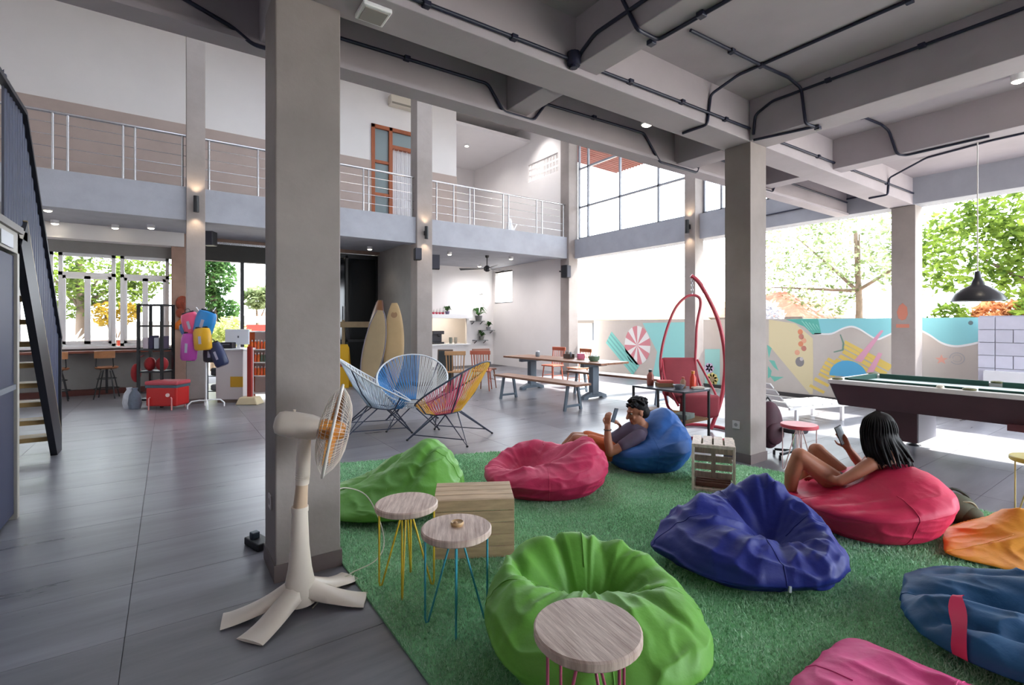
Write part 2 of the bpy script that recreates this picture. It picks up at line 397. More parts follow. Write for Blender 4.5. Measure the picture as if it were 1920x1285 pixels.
# ---------------------------------------------------------------- gallery window wall on the right (two bays)
def window_bay(n, y0, y1, vs_):
    f = MB(); zb, zt = 4.02, 6.9
    for y in vs_: f.bx(10.08, y-.025, zb, 10.14, y+.025, zt)
    for z in (4.05, 4.98, 6.13, 6.87): f.bx(10.08, y0, z-.025, 10.14, y1, z+.025)
    wn = struct(f, 'window_%d' % n, M('grey_frame', '#8b8d96', .5))
    for a, b in zip(vs_[:-1], vs_[1:]):
        for z0, z1 in ((4.07, 4.95), (5.01, 6.1), (6.16, 6.85)):
            MB().bx(10.105, a+.025, z0, 10.112, b-.025, z1).build('pane', CLEAR, wn)
window_bay(4, 7.08, 11.0, [7.1, 8.07, 9.36, 10.6, 10.98])
window_bay(7, 3.98, 6.8, [4.0, 5.3, 6.35, 6.78])
# eave with red tiles outside the gallery windows
ev = struct(MB().bx(10.3, 3.2, 7.12, 13.4, 12.6, 7.18), 'roof_eave', M('eave_board', '#5e3a36', .8))
rt = MB().lathe([(.06, 0), (.06, .5)], 8).mesh('roof_tile', M('red_roof_tile', '#6a3834', .8, nz=.2, ns=4))
for i in range(32):
    for k in range(6):
        o = bpy.data.objects.new('roof_tile', rt); COL.objects.link(o); o.parent = ev; o.location = (10.4+k*.47, 8.4+i*.13, 7.05-.012*k); o.rotation_euler = (0, R(91), 0)

# ---------------------------------------------------------------- upstairs door with orange frame
dz = 4.06
dr = struct(MB().bx(4.56, 13.26, dz, 4.66, 13.42, 7.0).bx(5.06, 13.26, dz, 5.16, 13.42, 7.0).bx(5.92, 13.26, dz, 6.02, 13.42, 7.0).bx(4.56, 13.26, 6.9, 6.02, 13.42, 7.0).bx(5.16, 13.26, 6.42, 5.92, 13.42, 6.52)
            .bx(4.66, 13.28, 5.95, 5.06, 13.40, 6.03).bx(4.66, 13.28, 5.05, 5.06, 13.40, 5.13), 'door_3', ORANGEW, bevel=.006)
PG = M('frosted_pane', '#7f8d90', .3)
for x0, x1, z0, z1 in ((4.66, 5.06, 6.03, 6.9), (4.66, 5.06, 5.13, 5.95), (4.66, 5.06, dz, 5.05), (5.16, 5.92, 6.52, 6.9)): MB().bx(x0, 13.33, z0, x1, 13.35, z1).build('pane', PG, dr)
cu = MB(); n = 60
vsx = [(5.17+.74*i/n, 13.38+.02*math.sin(i*1.3), z) for i in range(n+1) for z in (dz, 6.42)]
cu.add(vsx, [(2*i, 2*i+2, 2*i+3, 2*i+1) for i in range(n)]); cu.build('curtain', M('white_curtain', '#e6e3e6', .9), dr, smooth=180)
gr = MB()
for i in range(6): gr.tube([(5.22+.128*i, 13.31, dz), (5.22+.128*i, 13.31, 6.42)], .008, 6)
gr.build('grille', WHITEP, dr)

# ---------------------------------------------------------------- stainless gallery railing, one run per bay
def railing(x0, x1, posts, label):
    r = thing('gallery_railing', label, 'railing', (0, 11.2, 4.08), 0, 'steel railings along the gallery')
    MB().tube([(x0, 0, .98), (x1, 0, .98)], .025, 10).build('handrail', STEEL, r, smooth=60)
    for z in (.2, .4, .6, .8): MB().tube([(x0, 0, z), (x1, 0, z)], .006, 6).build('cable', STEEL, r, smooth=60)
    for p in posts: MB().tube([(p, 0, 0), (p, 0, .97)], .02, 8).build('post', STEEL, r, smooth=60)
railing(-3.2, .28, [-2.9, -1.59, -1.40, -.66, -.49, .22], 'steel cable railing on the gallery left of the first pillar')
railing(.58, 4.9, [.65, 1.5, 1.66, 2.6, 2.78, 3.66, 3.78, 4.84], 'steel cable railing on the gallery between the pillars, before the orange door')
railing(5.3, 9.72, [5.36, 5.5, 5.98, 6.45, 6.58, 7.5, 7.68, 8.65, 8.85, 9.66], 'steel cable railing on the gallery at the white corner room')
# ---------------------------------------------------------------- painted garden wall
MW = 10.72
mural = struct(MB().bx(MW, -2.0, -.2, MW+.15, 11.0, 1.61), 'wall_garden', M('mural_ground', '#cfc7bf', .85, nz=.05, ns=2))
struct(MB().bx(MW-.05, -2, -.02, MW, 11.0, .06), 'trim_kerb', M('dark_kerb', '#3c3a3c', .7))
def paint(name, pts, hx, lvl=0):
    """flat paint on the garden wall, pts as (y, z)"""
    c_ = [round(int(hx[i:i+2],16)*.68+255*.32) for i in (1,3,5)]; hx = '#%02x%02x%02x' % tuple(c_)  # paints mixed toward white, overexposed daylight put into the colour
    mt = Matrix(((0,0,-1,MW-.001-.0015*lvl),(1,0,0,0),(0,1,0,0),(0,0,0,1)))
    pts = [(y, max(.0, min(1.61, z))) for y, z in pts]
    return MB().prism(pts, .0015, mt).build(name, M('paint_'+hx[1:], hx, .8), mural)
def ring(y, z, ry, rz=None, a0=0, a1=2*PI, n=28): rz = rz or ry; return [(y+ry*math.cos(a0+(a1-a0)*i/n), z+rz*math.sin(a0+(a1-a0)*i/n)) for i in range(n+1 if a1-a0 < 6.2 else n)]
wave = [(4.7,1.32),(4.6,1.32),(4.38,1.33),(4.19,1.43),(4.04,1.47),(3.9,1.42),(3.75,1.31),(3.62,1.24),(3.5,1.29),(3.34,1.38),(3.18,1.44),(3.03,1.43),(2.86,1.33),(2.7,1.2),(2.53,1.15),(2.36,1.18),(2.21,1.23)]
wv = [tuple(p)[:2] for p in [(q.x, q.y) for q in spline([(a, b, 0) for a, b in wave], 4)]]
paint('painted_sea', [(4.7, 1.61)]+wv+[(2.21, 1.61)], '#5fc6d2')
paint('painted_foam', wv+[(a, b-.035) for a, b in wv[::-1]], '#f2f4f4', 1)
paint('painted_sea', [(9.1,1.53),(7.66,1.55),(7.66,.0),(8.79,.0),(8.61,.76)], '#6fd0cc')
cy, cz, rr_ = 9.29, .91, .5
for i in range(16):
    a0, a1 = 2*PI*i/16, 2*PI*(i+1)/16
    paint('painted_wedge', [(cy, cz)]+ring(cy, cz, .46, .54, a0, a1, 4), '#d0606c' if i % 2 else '#eeeae8', 1)
pc = [(10.26,1.28),(10.49,.94),(9.46,.06),(9.21,.35)]
paint('painted_lounger', pc, '#56c4b6', 1)
for t in (.22, .5, .78):
    a = [pc[0][k]*(1-t)+pc[1][k]*t for k in (0,1)]; b = [pc[3][k]*(1-t)+pc[2][k]*t for k in (0,1)]
    paint('painted_stripe', [(a[0], a[1]+.03), (a[0], a[1]-.03), (b[0], b[1]-.03), (b[0], b[1]+.03)], '#3a9f98', 2)
paint('painted_sand', [(5.62,1.6),(5.07,1.51),(4.73,1.21),(4.72,.74),(4.73,.08),(4.79,.08),(5.53,.94),(5.62,1.05)], '#d9c68a')
paint('painted_leaf', [(5.27,1.6),(4.92,1.61),(4.63,1.61),(4.57,1.3),(4.73,1.29),(4.89,1.45),(5.07,1.53)], '#1fa08a', 1)
for i in range(5): paint('painted_vein', [(4.95-.07*i,1.57-.02*i),(4.93-.07*i,1.57-.02*i),(4.78-.05*i,1.38-.01*i),(4.80-.05*i,1.38)], '#6cc9b4', 2)
for k, (y, z) in enumerate([(4.97,1.34),(4.95,1.24),(4.9,1.16),(4.96,1.09),(4.9,1.0),(5.03,.91)]): paint('painted_flower', ring(y, z, .05, .055), ('#d9652f', '#b3503a', '#e08a5c')[k % 3], 1)
paint('painted_coconut', ring(4.98, .72, .085, .1), '#5a5456', 1); paint('painted_highlight', ring(4.945, .78, .035, .04), '#b8b0b0', 2)
for p in ([(5.66,1.05),(5.56,.98),(5.62,.76)], [(5.62,.72),(5.5,.71),(5.41,.5),(5.51,.57)], [(5.64,.59),(5.56,.49),(5.58,.36),(5.64,.32)], [(5.6,.38),(5.48,.37),(5.3,.38),(5.5,.26)]): paint('painted_plant', p, '#3fae94', 1)
paint('painted_twig', [(4.24,1.3),(4.19,1.13),(4.2,1.01),(4.35,.96),(4.34,.94),(4.17,.99),(4.16,1.13),(4.22,1.3)], '#43735a', 1)
for p in ([(4.15,1.19),(3.39,.76),(3.42,.69),(4.16,1.12)], [(4.15,1.10),(3.42,.69),(3.45,.65),(4.18,1.04)], [(4.17,1.01),(3.46,.62),(3.51,.56),(4.2,.94)], [(4.22,.91),(3.7,.64),(3.75,.58),(4.27,.85)], [(4.29,.83),(4.02,.69),(4.06,.63),(4.34,.78)],
          [(4.44,.84),(4.19,.71),(4.22,.66),(4.47,.79)], [(4.49,.77),(4.23,.64),(4.26,.59),(4.52,.71)], [(4.53,.69),(4.27,.56),(4.3,.51),(4.56,.63)], [(4.57,.61),(4.31,.49),(4.34,.44),(4.60,.56)], [(4.6,.53),(4.35,.41),(4.38,.36),(4.63,.48)], [(4.68,.43),(4.42,.3),(4.45,.25),(4.71,.37)], [(4.77,.28),(4.5,.16),(4.53,.11),(4.8,.23)]):
    paint('painted_slat', p, '#e2b92e', 1)
paint('painted_strap', [(3.56,1.39),(3.52,1.38),(3.87,.78),(3.99,.81)], '#d982a6', 3)
paint('painted_strap', [(3.6,.98),(3.54,.96),(3.68,.61),(3.79,.6)], '#d982a6', 3)
paint('painted_dome', ring(4.1, .49, .32, .31, 0, PI), '#1896d6', 4)
n5 = [(2.7+.09*math.cos(PI/2+k*PI/5)*(1 if k % 2 == 0 else .4), .9+.09*math.sin(PI/2+k*PI/5)*(1 if k % 2 == 0 else .4)) for k in range(10)]
paint('painted_starfish', n5, '#dd8a70', 1)
for r_ in (.1, .06): 
    q = ring(2.5, .93, r_, r_, 0, 1.8*PI, 20); paint('painted_spiral', q+[(2.5+(a-2.5)*.88, .93+(b-.93)*.88) for a, b in q[::-1]], '#8f8f94', 1)
paint('painted_panel', [(7.18,.89),(6.78,.91),(6.78,.03),(7.18,.03)], '#7fd2c8', 1)
for k in range(6): paint('painted_petal', ring(7.06+.07*math.cos(k*PI/3), .44+.07*math.sin(k*PI/3), .06, .06, n=12), '#c9a9d2', 2)
for k in range(8): paint('painted_petal', ring(6.98+.1*math.cos(k*PI/4), .18+.1*math.sin(k*PI/4), .06, .06, n=12), '#e6cf5e', 2)
paint('painted_disc', ring(6.98, .18, .06), '#8a6b34', 3)
paint('painted_spot', ring(2.33, 1.52, .03, .035), '#31545c', 2)
# orange painted figure on the far column
fm = MB(); mt = Matrix(((0,0,-1,9.999),(1,0,0,0),(0,1,0,0),(0,0,0,1)))
fm.prism([(3.02,1.85),(2.96,1.78),(2.95,1.66),(2.98,1.58),(3.03,1.56),(3.08,1.6),(3.1,1.7),(3.07,1.8)], .002, mt).prism([(2.93,1.5),(2.93,1.44),(3.11,1.44),(3.11,1.5)], .002, mt)
fm.build('painted_figure', M('paint_orange_mark', '#c07a66', .8), col3)
# whitewashed block wall at the right of the painted one
bwall = struct(MB().bx(10.50, -2, -.2, 10.60, 2.18, 1.63), 'wall_block', M('lavender_mortar', '#a9a9b4', .85))
bm_ = M('lavender_block', '#c3c3d2', .8, nz=.06, ns=4, rand=.05)
me1 = MB().bx(0, 0, 0, .03, .39, .19).mesh('block', bm_); me2 = MB().bx(0, 0, 0, .03, .19, .19).mesh('block', bm_)
for k in range(8):
    y = -1.0
    while y < 2.15:
        half = y+.39 > 2.18; me = me2 if half or (y == -1.0 and k % 2) else me1
        o = bpy.data.objects.new('block', me); COL.objects.link(o); o.parent = bwall; o.location = (10.48-random.random()*.006, y, .02+k*.2)
        y += .4 if me is me1 else .2
# patio step of white concrete in front of it
struct(MB().bx(10.33, .3, -.02, 10.48, 2.1, .78), 'ledge', M('white_ledge', '#d8d8dc', .7))

# ---------------------------------------------------------------- houses and trees outside
def house(name, label, x0, y0, x1, y1, zw, zr, wallm, roofm):
    h = thing(name, label, 'house', ((x0+x1)/2, (y0+y1)/2, -.2))
    a, b = (x1-x0)/2, (y1-y0)/2
    MB().bx(-a, -b, 0, a, b, zw).build('wall', wallm, h)
    e = .5; r = MB(); r.add([(-a-e,-b-e,zw-.1),(a+e,-b-e,zw-.1),(a+e,b+e,zw-.1),(-a-e,b+e,zw-.1),(0,-b+a*.6,zw+zr),(0,b-a*.6,zw+zr)], [(3,2,1,0),(0,1,4),(2,3,5),(1,2,5,4),(3,0,4,5)])
    r.build('roof', roofm, h)
    for k in (-1, 1):
        MB().bx(-a-.04, k*b*.5-.5, 1.0, -a, k*b*.5+.5, 1.8).build('window', M('house_window', '#3b4450', .3), h)
    MB().bx(-a-e, -b-e, zw-.2, -a-e+.06, b+e, zw-.08).build('fascia', M('dark_fascia2', '#4a423c', .7), h)
    return h
house('tan_house', 'pale house with low tan roof rising over the garden wall behind the umbrella painting', 15, 10.3, 20, 16.5, 1.95, .9, M('house_white', '#b9b2a6', .8), M('tan_roof', '#8d7648', .8, nz=.1, ns=3))
house('red_roof_house', 'small house with orange tile roof seen just left of the second near column', 15.5, 7.4, 19, 10.0, 2.0, .8, M('house_white', '#b9b2a6', .8), M('orange_roof', '#8f4a30', .8, nz=.15, ns=3))
BARK = M('bark', '#6a5a4c', .9, nz=.3, ns=6, bump=.01)
def tree(name, label, loc, h, blobs, nleaf, lm, size=.16, group=None, trunk=.12, seed=1):
    rnd = random.Random(seed); t = thing(name, label, 'tree', loc, 0, group)
    b = MB(); b.tube([(0,0,-.2),(.05,.02,h*.4),(0,.1,h*.75)], [trunk, trunk*.8, trunk*.45], 8)
    for (x, y, z, r) in blobs: b.tube([(0,.05,h*.45),(x*.5,y*.5,(z+h*.45)/2),(x,y,z)], [trunk*.5, trunk*.35, .02], 6)
    b.build('trunk', BARK, t, smooth=60)
    vs = []; fs = []
    tot = sum(q[3]**2 for q in blobs)
    for (x, y, z, r) in blobs:
        for _ in range(int(nleaf*r*r/tot)):
            while 1:
                d = Vector((rnd.uniform(-1,1), rnd.uniform(-1,1), rnd.uniform(-1,1)))
                if .2 < d.length < 1: break
            d *= d.length**-.3
            c = Vector((x, y, z))+d*r*(1, .9)[rnd.random() < .5]
            u = Vector((rnd.gauss(0,1), rnd.gauss(0,1), rnd.gauss(0,.6))).normalized(); w = u.cross(Vector((rnd.gauss(0,1), rnd.gauss(0,1), rnd.gauss(0,1)))).normalized()
            s = size*rnd.uniform(.6, 1.3); o = len(vs)
            vs += [c-u*s, c+w*s*.42, c+u*s, c-w*s*.42]; fs.append((o, o+1, o+2, o+3))
    m = MB(); m.v = [tuple(v) for v in vs]; m.f = fs
    tag(m.build('foliage', lm, t), kind='stuff'); return t
LG = leaf_mat('leaf_green', '#3f5426', '#7f9440'); LD = leaf_mat('leaf_dark', '#2c4a2c', '#5c7c48'); LY = leaf_mat('leaf_yellow', '#75601e', '#a98f3c'); LP = leaf_mat('leaf_pale', '#55633f', '#98a47c'); LR = leaf_mat('leaf_red', '#b06a45', '#d0a070')
G = 'trees beyond the garden wall'
tree('leafy_tree', 'tall bright green tree behind the pendant lamp', (15.5, 2.2, -.2), 5.5, [(0,0,4.6,1.4),(.3,-1.6,3.6,1.3),(-.2,1.2,3.4,1.1),(0,-.3,2.8,1.1),(.5,-2.6,4.6,1.2)], 9000, LG, .10, G, seed=3)
tree('leafy_tree', 'sparse pale tree between the second and third near columns', (17, 6.2, -.2), 6, [(0,0,4.4,1.5),(.2,1.9,4.6,1.4),(-.2,-1.4,3.6,1.2),(0,1.0,2.8,1.1),(.4,2.9,3.0,1.0)], 5200, LP, .085, G, seed=4)
tree('leafy_tree', 'dark dense tree at the far end of the block wall', (14.5, -.6, -.2), 5, [(0,0,3.9,1.5),(.2,-1.5,3.2,1.3),(0,1.1,2.6,.9)], 9000, LD, .11, G, seed=5)
tree('flowering_shrub', 'rust-coloured shrub looking over the garden wall under the pendant lamp', (12.6, 2.45, -.2), 1.9, [(0,0,1.85,.3),(.1,-.35,1.9,.25)], 700, LR, .08, trunk=.04, seed=6)
tree('flowering_shrub', 'green shrub looking over the garden wall beside the third near column', (12.5, 3.0, -.2), 1.8, [(0,0,1.8,.33),(0,-1.1,1.9,.3),(.2,.5,1.6,.25)], 900, LG, .08, trunk=.04, seed=7)
tree('grey_shrub', 'grey twiggy shrub above the sandy triangle of the painted wall', (13.0, 6.9, -.2), 2.0, [(0,0,1.9,.45),(0,.5,1.8,.3)], 700, leaf_mat('leaf_grey', '#9a9aa0', '#bdbcc4'), .09, trunk=.04, seed=8)
# street side, seen through the front windows
G = 'trees across the street'
tree('street_tree', 'green tree with a leaning trunk behind the left street windows', (-2.3, 20.5, -.2), 5, [(-.8,0,3.4,1.0),(.5,0,3.2,.95),(1.6,.3,3.5,.9),(-.2,.2,2.5,.7),(1.3,0,2.6,.6)], 3600, LG, .10, G, .16, seed=9)
tree('street_tree', 'dark green tree behind the coat stand in the street doorway', (1.35, 21, -.2), 5, [(0,0,3.5,.8),(-.3,.2,2.6,.65),(.4,.2,2.2,.5),(-.2,0,4.2,.8)], 3600, LD, .11, G, seed=10)
tree('street_tree', 'pale palm-like tree in the right half of the street doorway', (2.9, 22, -.2), 3.4, [(0,0,2.75,.5),(.5,.1,2.9,.4)], 500, LP, .16, G, .07, seed=11)
tree('yellow_bush', 'yellow-leaved bush behind the street window next to the black rack', (-1.35, 19.5, -.2), 2.2, [(-.25,0,2.0,.36),(.3,0,2.05,.34)], 500, LY, .09, trunk=.05, seed=12)
tree('light_bush', 'pale green bush low in the street doorway', (1.75, 19.5, -.2), 1.6, [(0,0,1.5,.5),(.4,0,1.2,.35),(-.5,0,1.3,.4)], 1300, leaf_mat('leaf_lime', '#9aa85a', '#cfd29a'), .09, trunk=.04, seed=13)
ag = thing('agave_plant', 'white spiky agave outside the left street window', 'plant', (-2.2, 18.4, .5))
MB().lathe([(.12,-.5),(.2,.25),(.19,.3),(.0,.28)], 14).build('pot', M('pale_pot', '#cfc6ba', .8), ag, smooth=40)
for k in range(11):
    a = -.2+k*PI/9; b_ = .5+.35*(k % 2)
    MB().tube([(0,0,.28),(.22*math.cos(a*1.1),.1*math.sin(k),.45+.12*math.sin(a)),(.5*math.cos(a),.15*math.sin(k*2),.55+.35*abs(math.sin(a)))], [.05,.045,.004], 5).build('leaf', M('agave_white', '#e3e6dd', .7), ag, smooth=60)
def crate_cart(x, y, label):
    c = thing('red_cart', label, 'cart', (x, y, -.2), 0)
    MB().bx(-.26,-.3,.75,.26,.3,1.22).build('body', M('cart_red', '#b8432f', .6), c, bevel=.02)
    MB().bx(-.36,-.34,1.22,.36,.34,1.28).build('lid', M('cart_lid', '#d8d0c6', .6), c, bevel=.01)
    for sx in (-.27, .27):
        for sy in (-.25, .25): MB().bar((sx,sy,0),(sx,sy,.75),.05).build('leg', BLACK, c)
crate_cart(-1.62, 19.0, 'red street cart behind the yellow bush, left one of two'); crate_cart(-.98, 19.0, 'red street cart nearest the black rack, right one of two')
struct(MB().bx(-8, 23, -.2, 6, 23.2, 1.6), 'wall_street', M('street_wall', '#dcd6cc', .85, nz=.08, ns=1))
house('street_house', 'low house with a dull red roof across the street behind the orange rack', 2.4, 25, 8, 30, 1.7, 1.0, M('house_white', '#b9b2a6', .8), M('dull_red_roof', '#8f4a40', .8, nz=.15, ns=3))
sw = thing('street_sign', 'white and red sign panel standing in the right half of the doorway', 'sign', (2.75, 20.5, -.2))
MB().bx(-.5,-.02,1.75,.5,.02,2.0).build('panel', M('sign_white', '#e4e0dc', .6), sw); MB().bx(-.5,-.03,1.4,.5,.03,1.68).build('panel', M('sign_red', '#a33a34', .6), sw)
for sx in (-.48, .48): MB().tube([(sx,0,0),(sx,0,2.02)], .03).build('post', BLACK, sw)

# ---------------------------------------------------------------- conduits on the ceiling
def conduit(pts, label, r=.014, clips=()):
    t = thing('conduit', label, 'conduit', pts[0]); o = Vector(pts[0])
    q = [Vector(p)-o for p in pts]; out = [q[0]]
    for i in range(1, len(q)-1):                                       # rounded bends
        a, b, c = q[i-1], q[i], q[i+1]; e = min(.04, (a-b).length*.4, (c-b).length*.4)
        p0 = b+(a-b).normalized()*e; p1 = b+(c-b).normalized()*e
        for k in range(5): s = k/4; out.append(p0*(1-s)**2+b*2*s*(1-s)+p1*s*s)
    out.append(q[-1])
    MB().tube(out, r, 8).build('pipe', CONDUIT, t, smooth=60)
    for c in clips:
        c = Vector(c)-o; MB().box(c, (.05,.05,.035)).build('clip', CONDUIT, t, bevel=.004)
    return t
E_ = 3.80
conduit([(-3.2,E_,3.66),(-.2,E_,3.66),(-.02,E_,3.62),(.35,E_,3.5),(.48,E_,3.42),(.9,E_,3.42),(1.02,E_,3.66),(2.38,E_,3.68),(2.55,E_,3.47),(2.9,E_,3.47),(3.05,E_,3.67),(4.5,E_,3.70),(4.78,E_,3.42),(5.5,E_,3.42),(5.62,E_,3.68),(6.9,E_,3.68),(7.0,E_,3.46),(7.35,E_,3.46),(7.5,E_,3.68),(9.9,E_,3.66)], 'long navy conduit dipping along the edge beam above the atrium', clips=[(1.6,E_,3.67),(3.7,E_,3.69)])
B_ = 2.85
conduit([(-3.2,B_,3.53),(.5,B_,3.50),(2.5,B_,3.53)], 'navy conduit on the main beam left of the cross beam junction', clips=[(1.33,B_,3.505),(2.0,B_,3.52)])
t = conduit([(2.5,B_,3.53),(5.05,B_,3.57)], 'navy conduit on the main beam between junction box and second column', clips=[(3.2,B_,3.545),(3.9,B_,3.555),(4.6,B_,3.56)])
conduit([(2.585,2.83,3.50),(2.585,2.80,3.57),(2.585,2.64,3.645),(2.585,1.0,3.645),(2.585,-1,3.645)], 'navy conduit rising onto the first cross beam side', clips=[(2.585,1.9,3.645)])
conduit([(2.45,2.46,3.862),(2.585,2.42,3.85),(2.585,2.24,3.48),(2.66,2.25,3.486),(2.81,2.25,3.486),(2.815,1.75,3.486),(2.815,-1,3.486)], 'navy conduit crossing under the first cross beam', clips=[(2.79,2.29,3.48),(2.8,1.9,3.48)])
conduit([(3.45,2.44,3.865),(4.43,2.40,3.865),(4.88,2.37,3.865),(5.065,2.34,3.8),(5.065,2.30,3.44),(5.25,2.27,3.435)], 'navy conduit running over the ceiling toward the second cross beam', clips=[(4.0,2.42,3.86),(5.25,2.27,3.43)])
conduit([(4.44,-1,3.865),(4.44,2.62,3.865),(4.36,2.855,3.75),(4.3,2.855,3.44),(4.28,3.12,3.435)], 'navy conduit crossing the ceiling in an X and dropping over the main beam', clips=[(4.44,1.3,3.86),(4.44,2.40,3.86)])
conduit([(5.065,-1.5,3.78),(5.065,2.62,3.78),(5.065,2.80,3.70),(5.065,2.82,3.50)], 'navy conduit along the side of the second cross beam', clips=[(5.065,.4,3.78),(5.065,1.4,3.78),(5.065,2.1,3.78)])
conduit([(5.05,2.81,3.435),(5.21,2.24,3.435)], 'short navy conduit under the second cross beam by the column')
conduit([(6.44,2.34,3.865),(6.95,2.30,3.865),(7.035,2.26,3.8),(7.035,2.18,3.5),(7.12,2.12,3.485),(7.12,1.4,3.485)], 'navy conduit stepping down over the third cross beam', clips=[(6.5,2.34,3.86)])
conduit([(8.7,-1,3.865),(8.7,1.7,3.865),(8.85,2.4,3.865),(8.9,2.855,3.7),(8.85,2.855,3.44),(8.85,3.1,3.435)], 'navy conduit crossing the last ceiling bay')
conduit([(5.6,B_,3.56),(9.9,B_,3.62)], 'navy conduit on the main beam beyond the second column', clips=[(6.6,B_,3.575),(7.6,B_,3.59),(8.8,B_,3.60)])
conduit([(9.935,5.6,3.70),(9.935,3.3,3.74)], 'navy conduit on the long side beam behind the second column')
jb = thing('junction_box', 'navy junction box where two conduits meet on the main beam', 'junction box', (2.55, 2.835, 3.53))
MB().lathe([(.05,-.05),(.055,0),(.05,.05)], 12).build('body', CONDUIT, jb, smooth=40); MB().lathe([(.03,-.07),(.03,-.05)], 10).build('cap', CONDUIT, jb)

# ---------------------------------------------------------------- lamps
def downlight(x, y, z, label, group, e=22, r=.05, col=(1, .86, .66), drop=0, ang=110):
    t = thing('ceiling_spotlight', label, 'ceiling light', (x, y, z), 0, group)
    MB().lathe([(r*.5,-.07),(r,-.075),(r+.006,-.07),(r+.006,0),(r,0)], 20).build('housing', WHITEP, t, smooth=40)
    if drop: MB().tube([(0,0,0),(0,0,drop)], .012, 8).build('stem', WHITEP, t)
    MB().lathe([(.001,-.095),(r*.5,-.092),(r*.9,-.08),(r*.95,-.072),(.001,-.07)], 20).build('bulb', LAMP_ON, t)
    l = bpy.data.lights.new('spot_beam', 'SPOT'); l.energy = e; l.spot_size = R(ang); l.spot_blend = .8; l.color = col; l.shadow_soft_size = .04
    o = bpy.data.objects.new('spot_beam', l); COL.objects.link(o); o.parent = t; o.location = (0, 0, -.11)
downlight(4.07, 3.40, 3.64, 'lit ceiling spotlight between main and edge beam before the second column', 'lit spotlights of the near ceiling', 30, .055, drop=.24)
downlight(6.62, 1.1, 3.88, 'lit ceiling spotlight at the right edge above the pool table', 'lit spotlights of the near ceiling', 30)
for x, y, l in ((-1.73, 11.75, 'spotlight under the gallery nearest the stair'), (-.29, 12.67, 'spotlight under the gallery above the black rack'), (-1.84, 13.2, 'small spotlight by the left street window'), (-.9, 13.1, 'small spotlight over the second street window'), (4.4, 12.94, 'spotlight under the gallery before the dark glass door')):
    downlight(x, y, 3.56, l, 'lit spotlights under the gallery', 14, .06)
for x_, y_ in ((6.6, 12.6), (8.6, 12.4), (8.8, 14.6)): downlight(x_, y_, 3.56, 'added spotlight in the bar room ceiling, %s' % {6.6:'one nearest the surfboard wall',8.6:'one over the fan',8.8:'one before the hatch shelves'}[x_], 'added bar room spotlights', 115, .06, (1, .95, .94), ang=172)  # added lamps that brighten the bar room, no known fixtures
downlight(7.9, 16.45, 3.56, 'added spotlight in the kitchen behind the bar hatch', None, 500, .06)  # added lamp that brightens the view through the hatch
downlight(8.3, 14.6, 7.6, 'lit spotlight in the ceiling of the upstairs corner room', None, 150, .07, (1, .95, .92), ang=165)
downlight(9.2, 12.4, 8.2, 'lit spotlight in the roof above the upstairs railing end', None, 260, .07, (1, .95, .92))
def sconce(x, y, z, rz, label):
    t = thing('wall_sconce', label, 'wall lamp', (x, y, z), rz, 'black up and down wall lamps on pillars')
    MB().lathe([(.04,-.15),(.045,-.15),(.045,.15),(.04,.15),(.04,.12),(.02,.12)], 16).build('shade', BLACK, t, smooth=40)
    MB().bx(-.025,.03,-.05,.025,.10,.05).build('bracket', BLACK, t)
    for s in (-1, 1):
        MB().lathe([(.001,.1*s),(.036,.1*s),(.036,.105*s),(.001,.105*s)], 14).build('bulb', LAMP_ON, t)
        l = bpy.data.lights.new('lamp_beam', 'SPOT'); l.energy = 12; l.spot_size = R(100); l.spot_blend = .7; l.color = (1, .78, .52); l.shadow_soft_size = .03
        o = bpy.data.objects.new('lamp_beam', l); COL.objects.link(o); o.parent = t; o.location = (0, 0, .16*s); o.rotation_euler = (PI if s > 0 else 0, 0, 0)
sconce(.43, 10.92, 3.74, 0, 'black wall lamp on the first gallery pillar, by the street entrance')
sconce(5.1, 10.92, 3.70, 0, 'black wall lamp on the gallery pillar beside the surfboards')
sconce(9.68, 6.94, 3.72, -PI/2, 'black wall lamp on the slim pillar of the window wall')
def speaker(x, y, z, rz, label, w=.2, h=.36):
    t = thing('wall_speaker', label, 'speaker', (x, y, z), rz, 'black wall speakers')
    MB().bx(-w/2,-.1,-h/2,w/2,.1,h/2).build('cabinet', BLACKP, t, bevel=.012); MB().bx(-w/2+.012,-.112,-h/2+.012,w/2-.012,-.1,h/2-.012).build('grille', M('grey_grille', '#3a3a44', .8), t)
    MB().bar((0,.1,0),(0,.22,.02),.04).build('bracket', BLACK, t)
speaker(5.50, 11.25, 3.05, -.4, 'black speaker right of the pillar at the bar room')
speaker(4.86, 10.9, 3.16, -.2, 'black speaker left of the pillar above the surfboards', .16, .28)
speaker(.68, 11.5, 3.2, -.5, 'black speaker beside the first gallery pillar over the entrance', .2, .28)
speaker(9.5, 10.9, 3.03, .3, 'black speaker at the far right corner pillar', .22, .36)
cf = thing('ceiling_fan', 'black ceiling fan hanging in the bar room', 'fan', (7.86, 12.6, 3.56))
MB().lathe([(.06,0),(.05,-.06),(.015,-.08),(.015,-.30),(.04,-.30),(.1,-.36),(.1,-.44),(.05,-.48),(.001,-.49)], 18).build('motor', BLACK, cf, smooth=50)
for k in range(3):
    a = k*2*PI/3+.25; MB().add([(.1*math.cos(a)-.05*math.sin(a)*s, .1*math.sin(a)+.05*math.cos(a)*s, -.40+z) for s in (-1,1) for z in (0,.01)]+[(.85*math.cos(a)-.07*math.sin(a)*s, .85*math.sin(a)+.07*math.cos(a)*s, -.40+.02*s+z) for s in (-1,1) for z in (0,.01)], [(0,2,6,4),(1,5,7,3),(0,4,5,1),(2,3,7,6),(4,6,7,5),(0,1,3,2)]).build('blade', BLACK, cf)
pl = thing('pendant_lamp', 'dark dome pendant lamp hanging over the pool table', 'lamp', (7.3, 1.53, 3.88))
